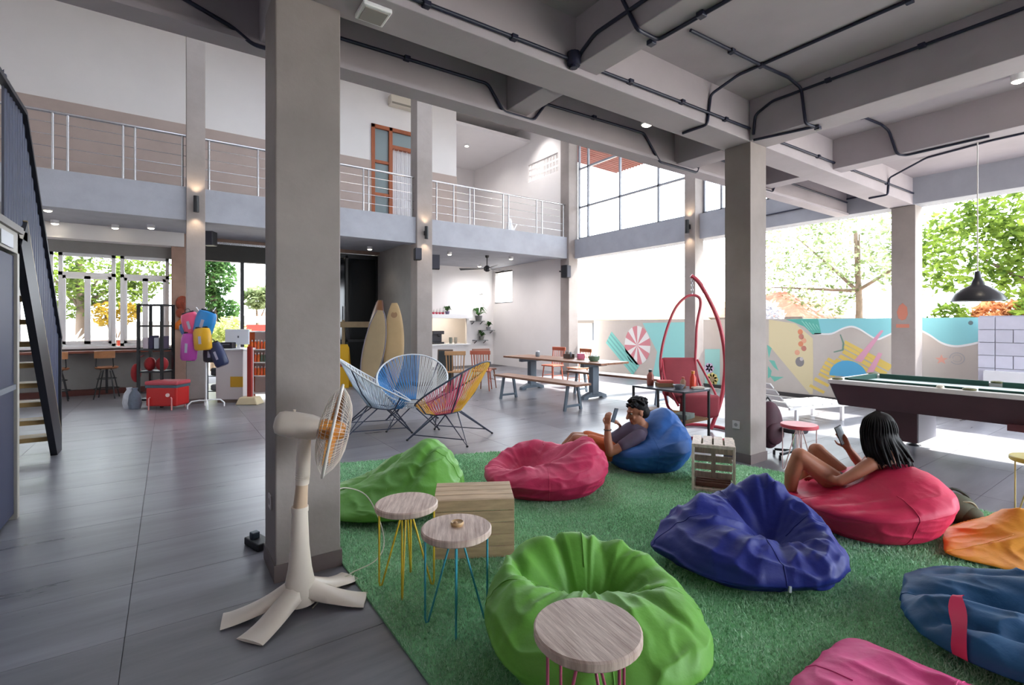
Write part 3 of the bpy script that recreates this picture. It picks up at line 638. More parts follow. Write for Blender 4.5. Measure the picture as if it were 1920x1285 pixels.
MB().lathe([(.05,0),(.05,-.03),(.01,-.04),(.006,-.05),(.006,-1.9)], 12).build('cord', M('white_cord', '#d5d2d0', .6), pl, smooth=50)
MB().lathe([(.025,-1.80),(.03,-1.87),(.045,-1.90),(.06,-1.95),(.13,-1.99),(.2,-2.05),(.235,-2.11),(.238,-2.125),(.228,-2.125),(.19,-2.06),(.12,-2.0),(.05,-1.96)], 36, cap=False).build('shade', M('charcoal_enamel', '#2b2d33', .35), pl, smooth=60)
MB().ball((0,0,-2.02), .035, 12, 8).build('bulb', M('milky_bulb', '#efe9de', .3), pl, smooth=180)
ac = thing('air_conditioner', 'white air conditioner high on the gallery wall beside the orange door', 'air conditioner', (5.45, 13.3, 7.72))
MB().bx(-.42,-.24,-.14,.42,0,.14).build('body', M('ac_ivory', '#d8d0c2', .4), ac, bevel=.03); MB().bx(-.38,-.25,-.12,.38,-.235,-.07).build('vent', M('ac_vent', '#8d877c', .5), ac)
ls = thing('square_fitting', 'white square ceiling fitting at the top edge beside the near column', 'ceiling fitting', (1.05, 3.02, 3.45))
MB().bx(-.09,-.09,-.03,.09,.09,0).build('frame', WHITEP, ls, bevel=.008); MB().bx(-.07,-.07,-.035,.07,.07,-.028).build('plate', M('fitting_grey', '#9a948f', .5), ls)
# upstairs small items: white plant stand by the railing
up = thing('white_figurine', 'small white ornament sitting at the foot of the gallery railing', 'ornament', (8.0, 11.6, 4.06))
MB().lathe([(.12,0),(.14,.06),(.11,.2),(.06,.3),(.07,.36),(.04,.44),(.001,.46)], 16).build('body', WHITEP, up, smooth=60); MB().cap((.1,0,.08),(.24,0,.3),.03,.015).build('tail', WHITEP, up, smooth=180)
# ---------------------------------------------------------------- stair with corrugated navy balustrade, navy cupboard under it
st = thing('staircase', 'navy corrugated metal staircase with wooden treads at the left edge', 'staircase', (-1.1, 7.9, 0))
sl = 2.24/1.75                                                       # rise per metre of run toward the camera
def srun(y): return -y*sl
DKN = M('dark_navy', '#14161f', .5)
for sx in (.0, -.98):
    m = MB(); m.add([(sx+dx, y, z) for dx in (0, .06) for y, z in ((0,0),(-.28,0),(-1.98,2.18),(-1.75,2.42),(0,.2))], [(4,3,2,1,0),(5,6,7,8,9)]+[(i,(i+1)%5,5+(i+1)%5,5+i) for i in range(5)])
    m.build('stringer', DKN, st)
TREAD = M('tan_tread', '#a98a58', .5, nz=.2, ns=4, stretch=(.4,4,4))
for k in range(10):
    z = .2+k*.22; MB().box((-.48, -.10-(z-.1)/sl, z), (.95, .26, .05)).build('tread', TREAD, st, bevel=.005)
# corrugated sheet above the stringer and along the upper landing
m = MB(); n = 110; pts = []
for i in range(n+1):
    y = .02-2.4*i/n; x = .022+.010*(1 if (i//2) % 2 else -1)
    zl = max(.02, min(2.30, srun(y)-.05)) if y > -1.76 else 2.3; zt = min(1.32+(.02-y)*1.168, 3.55) if y > -1.76 else 3.40+(-1.76-y)*.2
    pts += [(x, y, zl), (x, y, zt)]
m.add(pts, [(2*i, 2*i+2, 2*i+3, 2*i+1) for i in range(n)]); m.build('corrugated_sheet', NAVY, st)
m = MB(); m.bar((.035,.03,1.33),(.035,-1.76,3.40),.05,.04); m.bar((.035,-1.76,3.40),(.035,-3.2,3.44),.05,.04); m.build('handrail', DKN, st)
MB().bar((.035,.02,0),(.035,.02,1.34),.04,.04).build('newel_post', DKN, st)
MB().bx(-1.0,-3.6,2.24,.06,-1.75,2.32).build('landing', M('landing_cream', '#8d867a', .6), st)
MB().bar((.045,-.0,.205),(.045,-1.75,2.43),.03,.015).build('edge_trim', M('tan_edge', '#9a8a6a', .5), st)
cb = thing('navy_cupboard', 'navy mesh-fronted cupboard with cream frame at the left edge', 'cupboard', (-.97, 5.35, 0))
MB().bx(-.9,-2.6,.02,-.04,-.05,2.1).build('body', DKN, cb)
MESHN = M('navy_mesh', '#232a48', .55, nz=.35, ns=180)
for y0, y1 in ((-.90,-.07),(-1.78,-.95),(-2.6,-1.83)):
    dd = MB().bx(-.03,y0,.05,0,y1,2.02).build('door', MESHN, cb)
CREAM = M('cream_frame', '#a8a39a', .5)
MB().bx(-.05,-.06,0,.02,0,2.24).bx(-.05,-2.65,2.04,.02,0,2.2).build('frame', CREAM, cb, bevel=.004)
MB().bx(.0,-2.6,1.0,.012,-.06,1.04).build('mid_rail', M('grey_rail', '#6f737c', .5), cb)
MB().bx(-.06,-2.65,2.2,.04,.02,2.25).build('cornice', M('grey_cornice', '#7f7b78', .5), cb)
sg = thing('sign_plate', 'small white plate on the cream frame of the navy cupboard', 'sign', (-.945, 4.95, 2.11))
MB().bx(0,-.16,-.05,.006,.16,.05).build('plate', M('plate_white', '#c9cbd0', .5), sg, bevel=.002)
# ---------------------------------------------------------------- bar stools at the street windows
def bar_stool(x, y, rz, label):
    t = thing('bar_stool', label, 'stool', (x, y, 0), rz, 'bar stools at the street windows')
    MB().lathe([(.001,.60),(.17,.60),(.19,.62),(.19,.635),(.17,.645),(.001,.635)], 20).build('seat', WOODM, t, smooth=50)
    bk = MB(); n = 12
    vs = [((.20+d)*math.cos(a), (.20+d)*math.sin(a), z) for a in [PI*.22+PI*.56*i/n for i in range(n+1)] for d in (0,.018) for z in (.82,.96)]
    bk.add([(a, -b, c) for a, b, c in vs], [f for i in range(n) for f in ((4*i,4*i+4,4*i+5,4*i+1),(4*i+2,4*i+3,4*i+7,4*i+6),(4*i+1,4*i+5,4*i+7,4*i+3),(4*i,4*i+2,4*i+6,4*i+4))]+[(0,1,3,2),(4*n,4*n+2,4*n+3,4*n+1)])
    bk.build('backrest', M('orange_brown_wood', '#b0764a', .5, nz=.2, ns=5), t)
    for s in (-1, 1): MB().tube([(s*.13,-.15,.9),(s*.14,-.14,.66),(s*.08,-.05,.58)], .01, 6).build('back_strut', BLACK, t)
    MB().tube([(0,0,.1),(0,0,.6)], .022, 8).build('screw_post', BLACK, t)
    for k in range(4):
        a = PI/4+k*PI/2; MB().tube([(.1*math.cos(a),.1*math.sin(a),.56),(.15*math.cos(a),.15*math.sin(a),.40),(.24*math.cos(a),.24*math.sin(a),0)], .012, 6).build('leg', BLACK, t)
    MB().tube(arc((0,0,.2), .205, 0, 2*PI, 20, (1,0,0), (0,1,0))[:-1], .009, 6, True).build('foot_ring', BLACK, t); MB().tube(arc((0,0,.40), .155, 0, 2*PI, 20, (1,0,0), (0,1,0))[:-1], .008, 6, True).build('foot_ring', BLACK, t)
bar_stool(-1.78, 12.95, .1, 'wooden-backed swivel bar stool half hidden by the staircase'); bar_stool(-1.02, 12.9, -.15, 'wooden-backed swivel bar stool between staircase and black rack')
# ---------------------------------------------------------------- shop corner: rack, cooler, coat stand, counter
rk = thing('shelf_rack', 'tall black open rack beside the first gallery pillar', 'rack', (-.18, 11.15, 0), RZ)
for sx in (-.21,.21):
    for sy in (-.15,.15): MB().bx(sx-.02,sy-.02,0,sx+.02,sy+.02,1.86).build('post', BLACK, rk)
for z in (.12,.62,1.02,1.45,1.83): MB().bx(-.22,-.16,z,.22,.16,z+.03).build('shelf', BLACK, rk)
def item(name, label, cat, x, y, z, mb, mat, group=None, rz=RZ, **k):
    o = mb.build(name, mat, None, loc=(x, y, z), rot=(0,0,rz), **k); return tag(o, label, cat, group)
rx = Vector((math.cos(RZ), math.sin(RZ), 0)); ry = Vector((-math.sin(RZ), math.cos(RZ), 0))
rc = Vector((-.18, 11.15, 0))
for k, (dx, hx, w, h, nm) in enumerate(((-.14,'#d9c9d2',.09,.2,'pale pink'),(-.04,'#3a3550',.08,.24,'dark violet'),(.06,'#cdd3dc',.09,.2,'pale grey'),(.15,'#4a3f52',.07,.23,'dark plum'))):
    p = rc+rx*dx; item('folded_shirt_box', nm+' boxed shirt standing on the third shelf of the black rack', 'box', p.x, p.y, 1.051, MB().bx(-w/2,-.08,0,w/2,.08,h), M('shirt'+hx, hx, .8), bevel=.008)
for k, (dx, w) in enumerate(((-.11,.18),(.11,.2))):
    p = rc+rx*dx; item('red_bag', ('left','right')[k]+' red drawstring bag on the second shelf of the black rack', 'bag', p.x, p.y, .651, MB().ball((0,0,.12), (w/2,.1,.125), 16, 10), M('bag_red', '#a01e24', .7, nz=.3, ns=8), smooth=180)
p = rc+rx*-.33+ry*-.05; hb = item('red_bag', 'red bag hanging outside the left post of the black rack', 'bag', p.x, p.y, .45, MB().ball((0,0,.16), (.08,.08,.17), 14, 10).tube([(0,.0,.3),(.06,.03,.45),(.11,.05,.48)], .006, 5), M('bag_red', '#a01e24'), smooth=180)
for k, (dx, dy, hx, l) in enumerate(((-.3,-.25,'#c9ccd4','white sack on the floor left of the black rack'),(-.16,-.3,'#6d7684','grey sack on the floor before the black rack'))):
    p = rc+rx*dx+ry*dy; item('sack', l, 'sack', p.x, p.y, 0, MB().lathe([(.001,0),(.09,.0),(.11,.1),(.09,.25),(.04,.33),(.05,.37),(.001,.37)], 14, sx=1.0, sy=.8), M('sack'+hx, hx, .8, nz=.2, ns=9), smooth=60)
cl = thing('cooler_box', 'red cooler box with grey lid strap in front of the black rack', 'cooler', (.0, 10.72, 0), RZ)
CR = M('cooler_red', '#c0201f', .35)
MB().bx(-.27,-.18,.06,.27,.18,.40).build('body', CR, cl, bevel=.03); MB().bx(-.285,-.19,.43,.285,.19,.5).build('lid', M('cooler_lid', '#b84a55', .4), cl, bevel=.02)
MB().bx(-.275,-.183,.385,.275,.183,.43).build('band', M('teal_grey', '#3f5a66', .5), cl)
for s in (-1,1):
    MB().tube([(s*.20,-.2,0),(s*.20,-.2,.2),(s*.18,-.19,.22)], .012, 6).build('leg', M('cooler_pink', '#d88a88', .4), cl); MB().tube([(s*.2,.15,0),(s*.2,.15,.2)], .012, 6).build('leg', M('cooler_pink', '#d88a88', .4), cl)
MB().lathe([(.001,0),(.035,0),(.03,.02),(.001,.02)], 12, Matrix.Translation((.12,-.18,.26)) @ Matrix.Rotation(PI/2,4,'X')).build('badge', M('cooler_badge', '#e8c9c4', .4), cl)
cs = thing('coat_stand', 'white coat stand with hooked feet in front of the gallery pillar', 'coat stand', (.56, 10.40, 0), RZ)
MB().tube([(0,0,.1),(0,0,1.72)], .016, 10).build('pole', WHITEP, cs, smooth=60)
for k in range(4):
    a = PI*.2+k*PI/2; MB().tube([(0,0,.13)]+[(.1*math.cos(a),.1*math.sin(a),.14),(.22*math.cos(a),.22*math.sin(a),.13),(.28*math.cos(a),.28*math.sin(a),.07),(.28*math.cos(a),.28*math.sin(a),0)], .013, 7).build('foot', WHITEP, cs, smooth=60)
    MB().tube([(0,0,1.68),(.1*math.cos(a),.1*math.sin(a),1.72),(.15*math.cos(a),.15*math.sin(a),1.80)], .009, 6).build('hook', WHITEP, cs)
def drybag(dx, dy, z, w, h, hx, label, tilt=0, dp=.16):
    w *= 1.12; h *= 1.1
    p = Vector((.56,10.40,0))+rx*dx+ry*dy
    t = thing('dry_bag', label, 'bag', (p.x, p.y, z), RZ, 'colourful dry bags on the coat stand'); t.rotation_euler = (0, tilt, RZ)
    MB().lathe([(.001,-h/2),(w*.4,-h/2),(w*.5,-h*.42),(w*.52,0),(w*.5,h*.3),(w*.42,h*.46),(w*.1,h*.5),(.001,h*.5)], 20, sx=1, sy=dp/w).build('body', M('dry'+hx, hx, .35, nz=.08, ns=6, spec=.5), t, smooth=60)
    MB().box((0,0,h*.5), (w*.7,.03,.035)).build('roll_top', BLACKP, t, bevel=.008)
    MB().box((0,-dp*.53,-.02), (w*.16,.004,h*.34)).build('print', M('dry_print', '#a9a4b8', .5), t)
    MB().tube([(-w*.2,0,h*.5),(-w*.1,0,h*.5+.07),(w*.1,0,h*.5+.07),(w*.2,0,h*.5)], .006, 5).build('strap', BLACKP, t)
drybag(-.20,-.10,1.50,.27,.38,'#e0527a','bright pink dry bag at the top of the coat stand',-.30)
drybag(.06,-.13,1.53,.31,.38,'#2c86c9','sky blue dry bag at the top right of the coat stand',.28)
drybag(-.36,.08,1.40,.26,.26,'#2f5c9c','darker blue dry bag sticking out left of the coat stand',-.5)
drybag(-.20,-.16,1.10,.25,.44,'#b2459f','magenta dry bag hanging low on the coat stand',.06)
drybag(.06,-.20,1.24,.27,.36,'#d9a424','mustard yellow dry bag in the middle of the coat stand',-.08)
drybag(.10,.0,.98,.26,.30,'#20242f','black dry bag below the mustard yellow one',0)
drybag(.25,-.06,.96,.22,.40,'#2b3457','navy glossy dry bag lowest at the right of the coat stand',-.40)
drybag(-.33,.05,1.10,.1,.5,'#4b8a4a','slim green dry bag behind the magenta one',.05,.08)
wt = thing('wire_trolley', 'grey wire trolley with folded grey towels behind the coat stand', 'trolley', (.90, 11.55, 0), RZ)
WG = M('grey_wire', '#6f737b', .5)
for sx in (-.2,.2):
    for sy in (-.15,.15): MB().tube([(sx,sy,0),(sx,sy,.95)], .012, 6).build('post', WG, wt)
for z in (.15,.45,.75): MB().bx(-.21,-.16,z,.21,.16,z+.015).build('shelf', WG, wt)
for k, z in enumerate((.17,.47,.77)): MB().bx(-.17,-.13,z,.17,.13,z+.12+.03*(k%2)).build('towels', M('towel%d' % k, ('#8f939b','#55585f','#777c86')[k], .9, nz=.2, ns=8), wt, bevel=.03)
ct = thing('reception_counter', 'white reception counter with warm lower front beside the coat stand', 'counter', (1.10, 11.0, 0), RZ)
MB().bx(-.26,-.25,.06,.26,.15,1.0).build('body', M('counter_white', '#cfc8c6', .5), ct, bevel=.01); MB().bx(-.28,-.28,1.0,.28,.18,1.03).build('worktop', WHITEP, ct, bevel=.006); MB().bx(-.24,-.23,0,.24,.13,.06).build('plinth', M('plinth_tan', '#8c7d70', .6), ct)
MB().bx(.02,-.256,.30,.26,-.25,.50).build('panel', M('yellow_panel', '#c99a1e', .5), ct)
p = Vector((1.10,11.0,0))
q = p+rx*0+ry*.05
mo = thing('monitor', 'white back of a monitor on the reception counter', 'monitor', (q.x,q.y,1.03), RZ)
MB().bx(-.25,-.02,.07,.22,.02,.37).build('screen', M('monitor_white', '#d9dde2', .4), mo, bevel=.01); MB().bx(-.08,-.08,0,.08,.08,.015).build('base', WHITEP, mo); MB().bx(-.03,.0,.015,.03,.03,.09).build('neck', WHITEP, mo); MB().bx(.0,-.024,.2,.03,-.02,.24).build('badge', M('badge_dark', '#5b636b', .4), mo)
q = p+rx*-.1+ry*-.12
pr = thing('card_printer', 'small black receipt printer on the front edge of the reception counter', 'printer', (q.x,q.y,1.03), RZ)
MB().bx(-.12,-.07,0,.12,.07,.12).build('body', BLACKP, pr, bevel=.012); MB().bx(-.07,-.074,.07,.07,-.07,.09).build('slot', M('slot_grey', '#6a6a70', .5), pr)
up_ = thing('red_post', 'red post on a cream foot in front of the orange bottle rack', 'post', (1.26, 10.42, 0), RZ)
MB().add([(sx*.21,sy*.14,0) for sx in (-1,1) for sy in (-1,1)]+[(sx*.15,sy*.1,.14) for sx in (-1,1) for sy in (-1,1)], [(0,1,3,2),(4,6,7,5),(0,4,5,1),(2,3,7,6),(0,2,6,4),(1,5,7,3)]).build('foot', M('cream_foot', '#cdbb98', .6), up_, bevel=.02)
MB().bx(-.04,-.03,.14,.04,.03,1.08).build('shaft', M('post_red', '#9c2a22', .5), up_, bevel=.006)
br = thing('bottle_rack', 'white shelf unit of orange sunscreen bottles behind the red post', 'shelf', (1.55, 11.1, 0), RZ)
MB().bx(-.2,.12,.1,.2,.14,1.36).build('back_panel', M('rack_white', '#e6e2de', .5), br)
for s in (-.21,.2): MB().bx(s,-.12,0,s+.015,.14,1.36).build('side_panel', M('rack_orange', '#c4571f', .5), br)
for z in (.1,.45,.72,.98,1.34): MB().bx(-.2,-.12,z,.2,.14,z+.02).build('shelf', M('rack_white', '#e6e2de', .5), br)
bt0 = None; k = 0
for zi, z in enumerate((.471,.741,1.001)):
    for j in range(6):
        q = Vector((1.55,11.1,0))+rx*(-.16+.064*j)+ry*-.05
        hx = ('#e06a1f','#d9531e','#4a5a48')[(zi == 1 and j > 2)*2 or (j % 2)]
        t = thing('lotion_bottle', 'small %s bottle, %s from the left on the %s shelf of the white rack' % (('dark green' if hx == '#4a5a48' else 'orange'), ('first','second','third','fourth','fifth','sixth')[j], ('lowest','middle','upper')[zi]), 'bottle', (q.x,q.y,z), RZ, '%s bottles on the %s shelf of the white rack' % (('dark green' if hx == '#4a5a48' else 'orange'), ('lowest','middle','upper')[zi]))
        MB().lathe([(.001,0),(.024,0),(.025,.01),(.025,.12),(.012,.15),(.001,.15)], 10).build('body', M('bottle'+hx, hx, .4), t, smooth=50); MB().lathe([(.012,.15),(.012,.18),(.001,.18)], 8).build('cap', WHITEP, t)
mk = thing('carved_ornament', 'red-brown carved ornament hanging on the terracotta pier above orange cloth', 'ornament', (.27, 13.46, 1.55))
MB().ball((0,0,.42), (.13,.05,.17), 14, 10).ball((-.02,-.03,.2), (.11,.05,.12), 14, 10).cap((0,-.05,.42),(.02,-.1,.30),.03,.02).build('carving', M('carved_red', '#8a3a22', .6, nz=.4, ns=14), mk, smooth=180)
MB().lathe([(.02,.1),(.13,-.02),(.16,-.16),(.14,-.17),(.001,-.1)], 16, sy=.5).build('cloth', M('orange_cloth', '#c96a1c', .8), mk, smooth=60)

# ---------------------------------------------------------------- surfboards leaning on the grey wall
def surfboard(base, top, face, w, hx, label, rail=None, mark=None):
    base, top = Vector(base), Vector(top); d = top-base; l = d.length; z = d.normalized(); f = Vector((math.cos(face), math.sin(face), 0)); f = (f-z*f.dot(z)).normalized(); x = f.cross(z).normalized()   # x across, f = deck normal
    mt = Matrix(((x.x,f.x,z.x,base.x),(x.y,f.y,z.y,base.y),(x.z,f.z,z.z,base.z),(0,0,0,1)))
    t = bpy.data.objects.new('surfboard', None); COL.objects.link(t); t.matrix_world = mt; tag(t, label, 'surfboard', 'surfboards against the grey wall')
    m = MB(); n = 28; k = 16
    for i in range(n+1):
        s = i/n; hw = w/2*max(.03, (math.sin(PI*min(1, s*.94+.03)))**.55)*(1 if s > .3 else .72+.28*s/.3); roc = .16*abs(s-.45)**2*(1.6 if s > .5 else .6)
        for j in range(k): a = 2*PI*j/k; m.v.append((hw*math.cos(a), roc+.032*math.sin(a)*(.35+.65*min(1, hw*6)), l*s))
    for i in range(n):
        for j in range(k): j2 = (j+1) % k; m.f.append((i*k+j, i*k+j2, (i+1)*k+j2, (i+1)*k+j))
    m.f += [tuple(range(k-1,-1,-1)), tuple(n*k+j for j in range(k))]
    m.build('deck', M('board'+hx, hx, .35, nz=.1, ns=2), t, smooth=70)
    if rail:
        for s_ in (-1, 1):
            MB().tube([(s_*w/2*max(.03,(math.sin(PI*min(1, s*.94+.03)))**.55)*(1 if s > .3 else .72+.28*s/.3), .16*abs(s-.45)**2*(1.6 if s > .5 else .6), l*s) for s in [q/24 for q in range(25)]], .014, 6).build('rail_band', M('rail'+rail, rail, .4), t, smooth=60)
    if mark:
        zc = l*.86; MB().lathe([(.05,0),(.075,0),(.075,.003),(.05,.003)], 20, Matrix.Translation((0,.075,zc)) @ Matrix.Rotation(-PI/2,4,'X')).build('round_mark', M('mark_brown', '#8a6a4a', .5), t)
        MB().bx(-.03,.03,l*.32,.03,.036,l*.36).build('logo', M('mark_dark', '#7a4a24', .5), t)
    return t
surfboard((3.70,11.42,0), (4.25,11.6,2.05), -2.7, .5, '#7d5230', 'brown surfboard seen edge-on, leftmost against the grey wall', '#5a2a1c')
surfboard((3.66,11.05,0), (4.12,11.30,1.80), -2.25, .5, '#968262', 'cream surfboard in the middle against the grey wall', '#6a6470')
surfboard((4.22,10.85,0), (4.42,11.2,1.98), -2.15, .48, '#ab9068', 'cream surfboard with round mark standing right of the others', None, True)
sr = thing('board_rack', 'wooden crossbar rack holding the surfboards', 'rack', (3.75, 12.1, 0), RZ)
MB().bx(-.35,-.03,1.42,.55,.02,1.56).build('crossbar', M('rack_wood', '#8d7a5c', .6, nz=.2, ns=4), sr); 
for s in (-.3,.5): MB().bx(s-.03,.02,0,s+.03,.07,1.6).build('post', M('rack_wood', '#8d7a5c'), sr)
yb = thing('caution_board', 'yellow standing floor sign before the dark glass door', 'floor sign', (3.42, 11.9, 0), RZ)
YB = M('sign_yellow', '#c79a12', .5)
for s in (-1, 1):
    m = MB(); o_ = [(-.17,0),(.17,0),(.13,.95),(.09,1.03),(-.09,1.03),(-.13,.95)]
    m.prism(o_, .02, Matrix.Translation((0,s*.14,0)) @ Matrix.Rotation(R(90+8*s),4,'X')); m.build('panel', YB, yb, bevel=.005)
MB().prism([(-.08,.5),(.08,.5),(0,.66)], .003, Matrix.Translation((0,-.165,.0)) @ Matrix.Rotation(R(82),4,'X')).build('triangle_mark', M('mark_red', '#8a3a20', .6), yb)

# ---------------------------------------------------------------- string chairs
def string_chair(loc, rz, cols, label):
    """pear-shaped ring strung with cord, opening toward local +x"""
    t = thing('string_chair', label, 'chair', loc, rz, 'cord lounge chairs set in a circle')
    def ringp(a): c, s = math.cos(a), math.sin(a); return Vector((-.02+.40*c*(1 if c > 0 else 1.02), .43*s*(1-.10*c), .70-.29*c+.05*max(0,-c)**2))
    def inner(a): return Vector((.04+.15*math.cos(a), .15*math.sin(a), .335-.03*math.cos(a)))
    n = 48; FR = M('chair_frame', '#3a4256', .5)
    MB().tube([ringp(2*PI*i/n) for i in range(n)], .011, 8, True).build('ring', M('ring_paint', '#cfd3d6', .4) if cols[-1] else FR, t, smooth=60)
    MB().tube([inner(2*PI*i/24) for i in range(24)], .010, 6, True).build('seat_ring', FR, t, smooth=60)
    for hx, a0, a1 in cols[0]:
        m = MB(); k = int((a1-a0)*58/(2*PI))
        for i in range(k):
            a = a0+(a1-a0)*(i+.5)/k
            p, q = ringp(a), inner(a*1.0); md = (p+q)/2; md.z -= .05; md.x -= .02*math.cos(a)
            m.tube([p, md, q], .0042, 5); b = a+.07; p2, q2 = ringp(b), inner(b-.14); m2 = (p2+q2)/2; m2.z -= .052; m.tube([p2, m2, q2], .0042, 5)
        tag(m.build('cords', M('cord'+hx, hx, .5), t, smooth=60), kind='stuff')
    m = MB(); kk = 14
    for i in range(kk): x = -.13+.26*i/(kk-1); w = math.sqrt(max(0, .148**2-x*x)); m.tube([(.04+x,-w,.335-.03*x/.15),(.04+x,w,.335-.03*x/.15)], .004, 5)
    tag(m.build('seat_cords', M('cord'+cols[0][0][0], cols[0][0][0], .5), t), kind='stuff')
    feet = [(-.36,.33,0),(-.36,-.33,0),(.36,.30,0),(.36,-.30,0)]
    for fx, fy_, _ in feet:
        a = math.atan2(fy_, fx); i0, i1 = inner(a-.5), inner(a+.5)
        MB().tube([i0, (fx,fy_,.012), i1], .009, 6).build('leg', FR, t); MB().ball((fx,fy_,.012), .014, 8, 6).build('foot_cap', BLACKP, t)
    for a in (.9, -.9, PI-.8, PI+.8): MB().tube([inner(a), (ringp(a)+inner(a))/2+Vector((0,0,-.07)), ringp(a)], .008, 6).build('stay', FR, t)
    for s in (-1, 1): MB().tube([(-.30,s*.28,.075),(.30,s*.26,.075)], .007, 6).build('floor_bar', FR, t)
    t.scale = (1.2, 1.2, .98); return t
T2 = 2*PI
string_chair((2.42,6.80,0), RZ+R(20), (([('#c9d6e2',-PI,-.9),('#3f7fae',-.9,.7),('#dfe6ec',.7,PI)], 1)), 'white and teal string chair at the left, its back to the near column')
string_chair((2.98,6.86,0), RZ+R(-78), (([('#e3e4e2',-PI*.2,PI*.92),('#3f92d2',PI*.92,PI*1.8)], 1)), 'half blue half white string chair facing out at the back of the circle')
string_chair((3.06,5.82,0), RZ+R(160), (([('#e2a82c',-PI*.3,PI*.38),('#e2557a',PI*.38,PI*.8),('#e8b53c',PI*.8,PI*1.25),('#d98aa0',PI*1.25,PI*1.7)], 0)), 'yellow and pink string chair at the right of the circle')
# ---------------------------------------------------------------- chalkboard and spindle chairs by the bar
ab = thing('chalkboard', 'dark A-frame chalkboard standing by the bar pillar', 'sign', (5.06, 9.86, 0), RZ)
for s in (-1, 1):
    pn = MB(); pn.bx(-.17,-.012,.0,.17,.012,.95, Matrix.Translation((0,s*.17,0)) @ Matrix.Rotation(R(10*s),4,'X')); f = pn.build('frame', M('board_brown', '#6b5648', .6), ab, bevel=.004)
    MB().bx(-.145,-.016 if s < 0 else .012,.16,.145,-.012 if s < 0 else .016,.92, Matrix.Translation((0,s*.17,0)) @ Matrix.Rotation(R(10*s),4,'X')).build('slate', M('slate', '#3a3f3f', .8, nz=.15, ns=8), ab)
def spindle_chair(x, y, rz, hx, label, g):
    t = thing('spindle_chair', label, 'chair', (x, y, 0), rz, g); m_ = M('chairw'+hx, hx, .5, nz=.15, ns=6)
    MB().bx(-.21,-.20,.43,.21,.20,.465).build('seat', m_, t, bevel=.012)
    for sx in (-1,1):
        for sy in (-1,1): MB().tube([(sx*.16,sy*.15,.43),(sx*.20,sy*.19,0)], [.018,.013], 6).build('leg', m_, t)
        MB().tube([(sx*.18,.17,.46),(sx*.20,.23,.88)], .014, 6).build('back_post', m_, t)
        MB().tube([(sx*.18,-.17,.2),(sx*.18,.17,.2)], .009, 6).build('stretcher', m_, t)
    MB().bx(-.23,.215,.82,.23,.245,.91).build('top_rail', m_, t, bevel=.01)
    for k in range(5): MB().tube([(-.12+.06*k,.18,.46),(-.13+.065*k,.225,.84)], .008, 6).build('spindle', m_, t)
spindle_chair(5.25, 9.75, RZ+.1+PI, '#b98d62', 'light wooden spindle chair nearest the chalkboard', 'spindle chairs by the bar')
spindle_chair(5.85, 9.6, RZ+PI-.1, '#b7644e', 'reddish spindle chair second from the chalkboard', 'spindle chairs by the bar')
spindle_chair(6.15, 9.95, RZ+.5, '#8a5a46', 'dark brown spindle chair behind the left end of the bench', 'spindle chairs by the bar')
spindle_chair(8.05, 9.75, -PI/2+.1, '#a5543c', 'red-brown spindle chair behind the picnic table, left one', 'chairs behind the picnic table')
spindle_chair(8.05, 8.8, -PI/2-.1, '#a8613f', 'orange-brown spindle chair behind the picnic table, right one', 'chairs behind the picnic table')
# ---------------------------------------------------------------- picnic table and benches
PT = M('table_wood', '#8a6048', .5, nz=.22, ns=3, stretch=(5,.5,5)); BG = M('blue_grey_paint', '#5d6a76', .55)
tb = thing('dining_table', 'long wooden table with two blue-grey pedestals', 'table', (7.0, 8.2, 0), R(4))
for k in range(4): MB().bx(-.42+.21*k+.003,-1.5,.715,-.42+.21*(k+1)-.003,1.5,.755).build('plank', PT, tb, bevel=.004)
for y in (-.95,.95):
    MB().bx(-.09,y-.06,.08,.09,y+.06,.64).build('pedestal', BG, tb, bevel=.01)
    m = MB(); m.add([(a,y+b,z) for b in (-.05,.05) for a, z in ((-.34,0),(-.22,0),(-.2,.03),(.2,.03),(.22,0),(.34,0),(.33,.06),(.12,.13),(-.12,.13),(-.33,.06))], [tuple(range(9,-1,-1)), tuple(range(10,20))]+[(i,(i+1)%10,10+(i+1)%10,10+i) for i in range(10)][::1]); m.build('foot', BG, tb)
    MB().bx(-.35,y-.05,.64,.35,y+.05,.715).build('bearer', BG, tb, bevel=.006)
def bench(x, y, rz, l, label):
    t = thing('bench', label, 'bench', (x, y, 0), rz, 'wooden benches at the long table')
    for k in range(2): MB().bx(-.2+.2*k+.002,-l/2,.44,.2*k-.002,l/2,.48).build('plank', PT, t, bevel=.004)
    for yy in (-l/2+.25, l/2-.25):
        for s in (-1,1): MB().bar((s*.12,yy,.44),(s*.20,yy,0),.05,.035,(0,1,0)).build('leg', BG, t)
        MB().bar((-.17,yy,.08),(.17,yy,.08),.03,.04).build('crossbar', BG, t)
bench(5.72, 7.35, R(4), 2.3, 'wooden bench on the near side of the long table'); bench(7.5, 7.0, R(6), 2.5, 'wooden bench on the far side of the long table')
def tpos(dx, dy): v = Matrix.Rotation(R(4),3,'Z') @ Vector((dx,dy,0)); return 7.0+v.x, 8.2+v.y
x, y = tpos(0,.75); jr = thing('jar', 'glass jar with white lid on the left half of the long table', 'jar', (x,y,.755)); MB().lathe([(.001,0),(.045,0),(.05,.02),(.05,.09),(.04,.11),(.001,.11)], 14).build('body', M('jar_grey', '#7c8288', .2), jr, smooth=50); MB().lathe([(.001,.11),(.042,.11),(.042,.135),(.001,.135)], 14).build('lid', WHITEP, jr)
x, y = tpos(.1,-.15); cd = thing('condiment_rack', 'dark condiment rack in the middle of the long table', 'rack', (x,y,.755)); MB().bx(-.07,-.1,0,.07,.1,.03).bx(-.07,-.1,.03,-.06,.1,.1).bx(.06,-.1,.03,.07,.1,.1).build('tray', M('rack_dark', '#5a4a42', .6), cd)
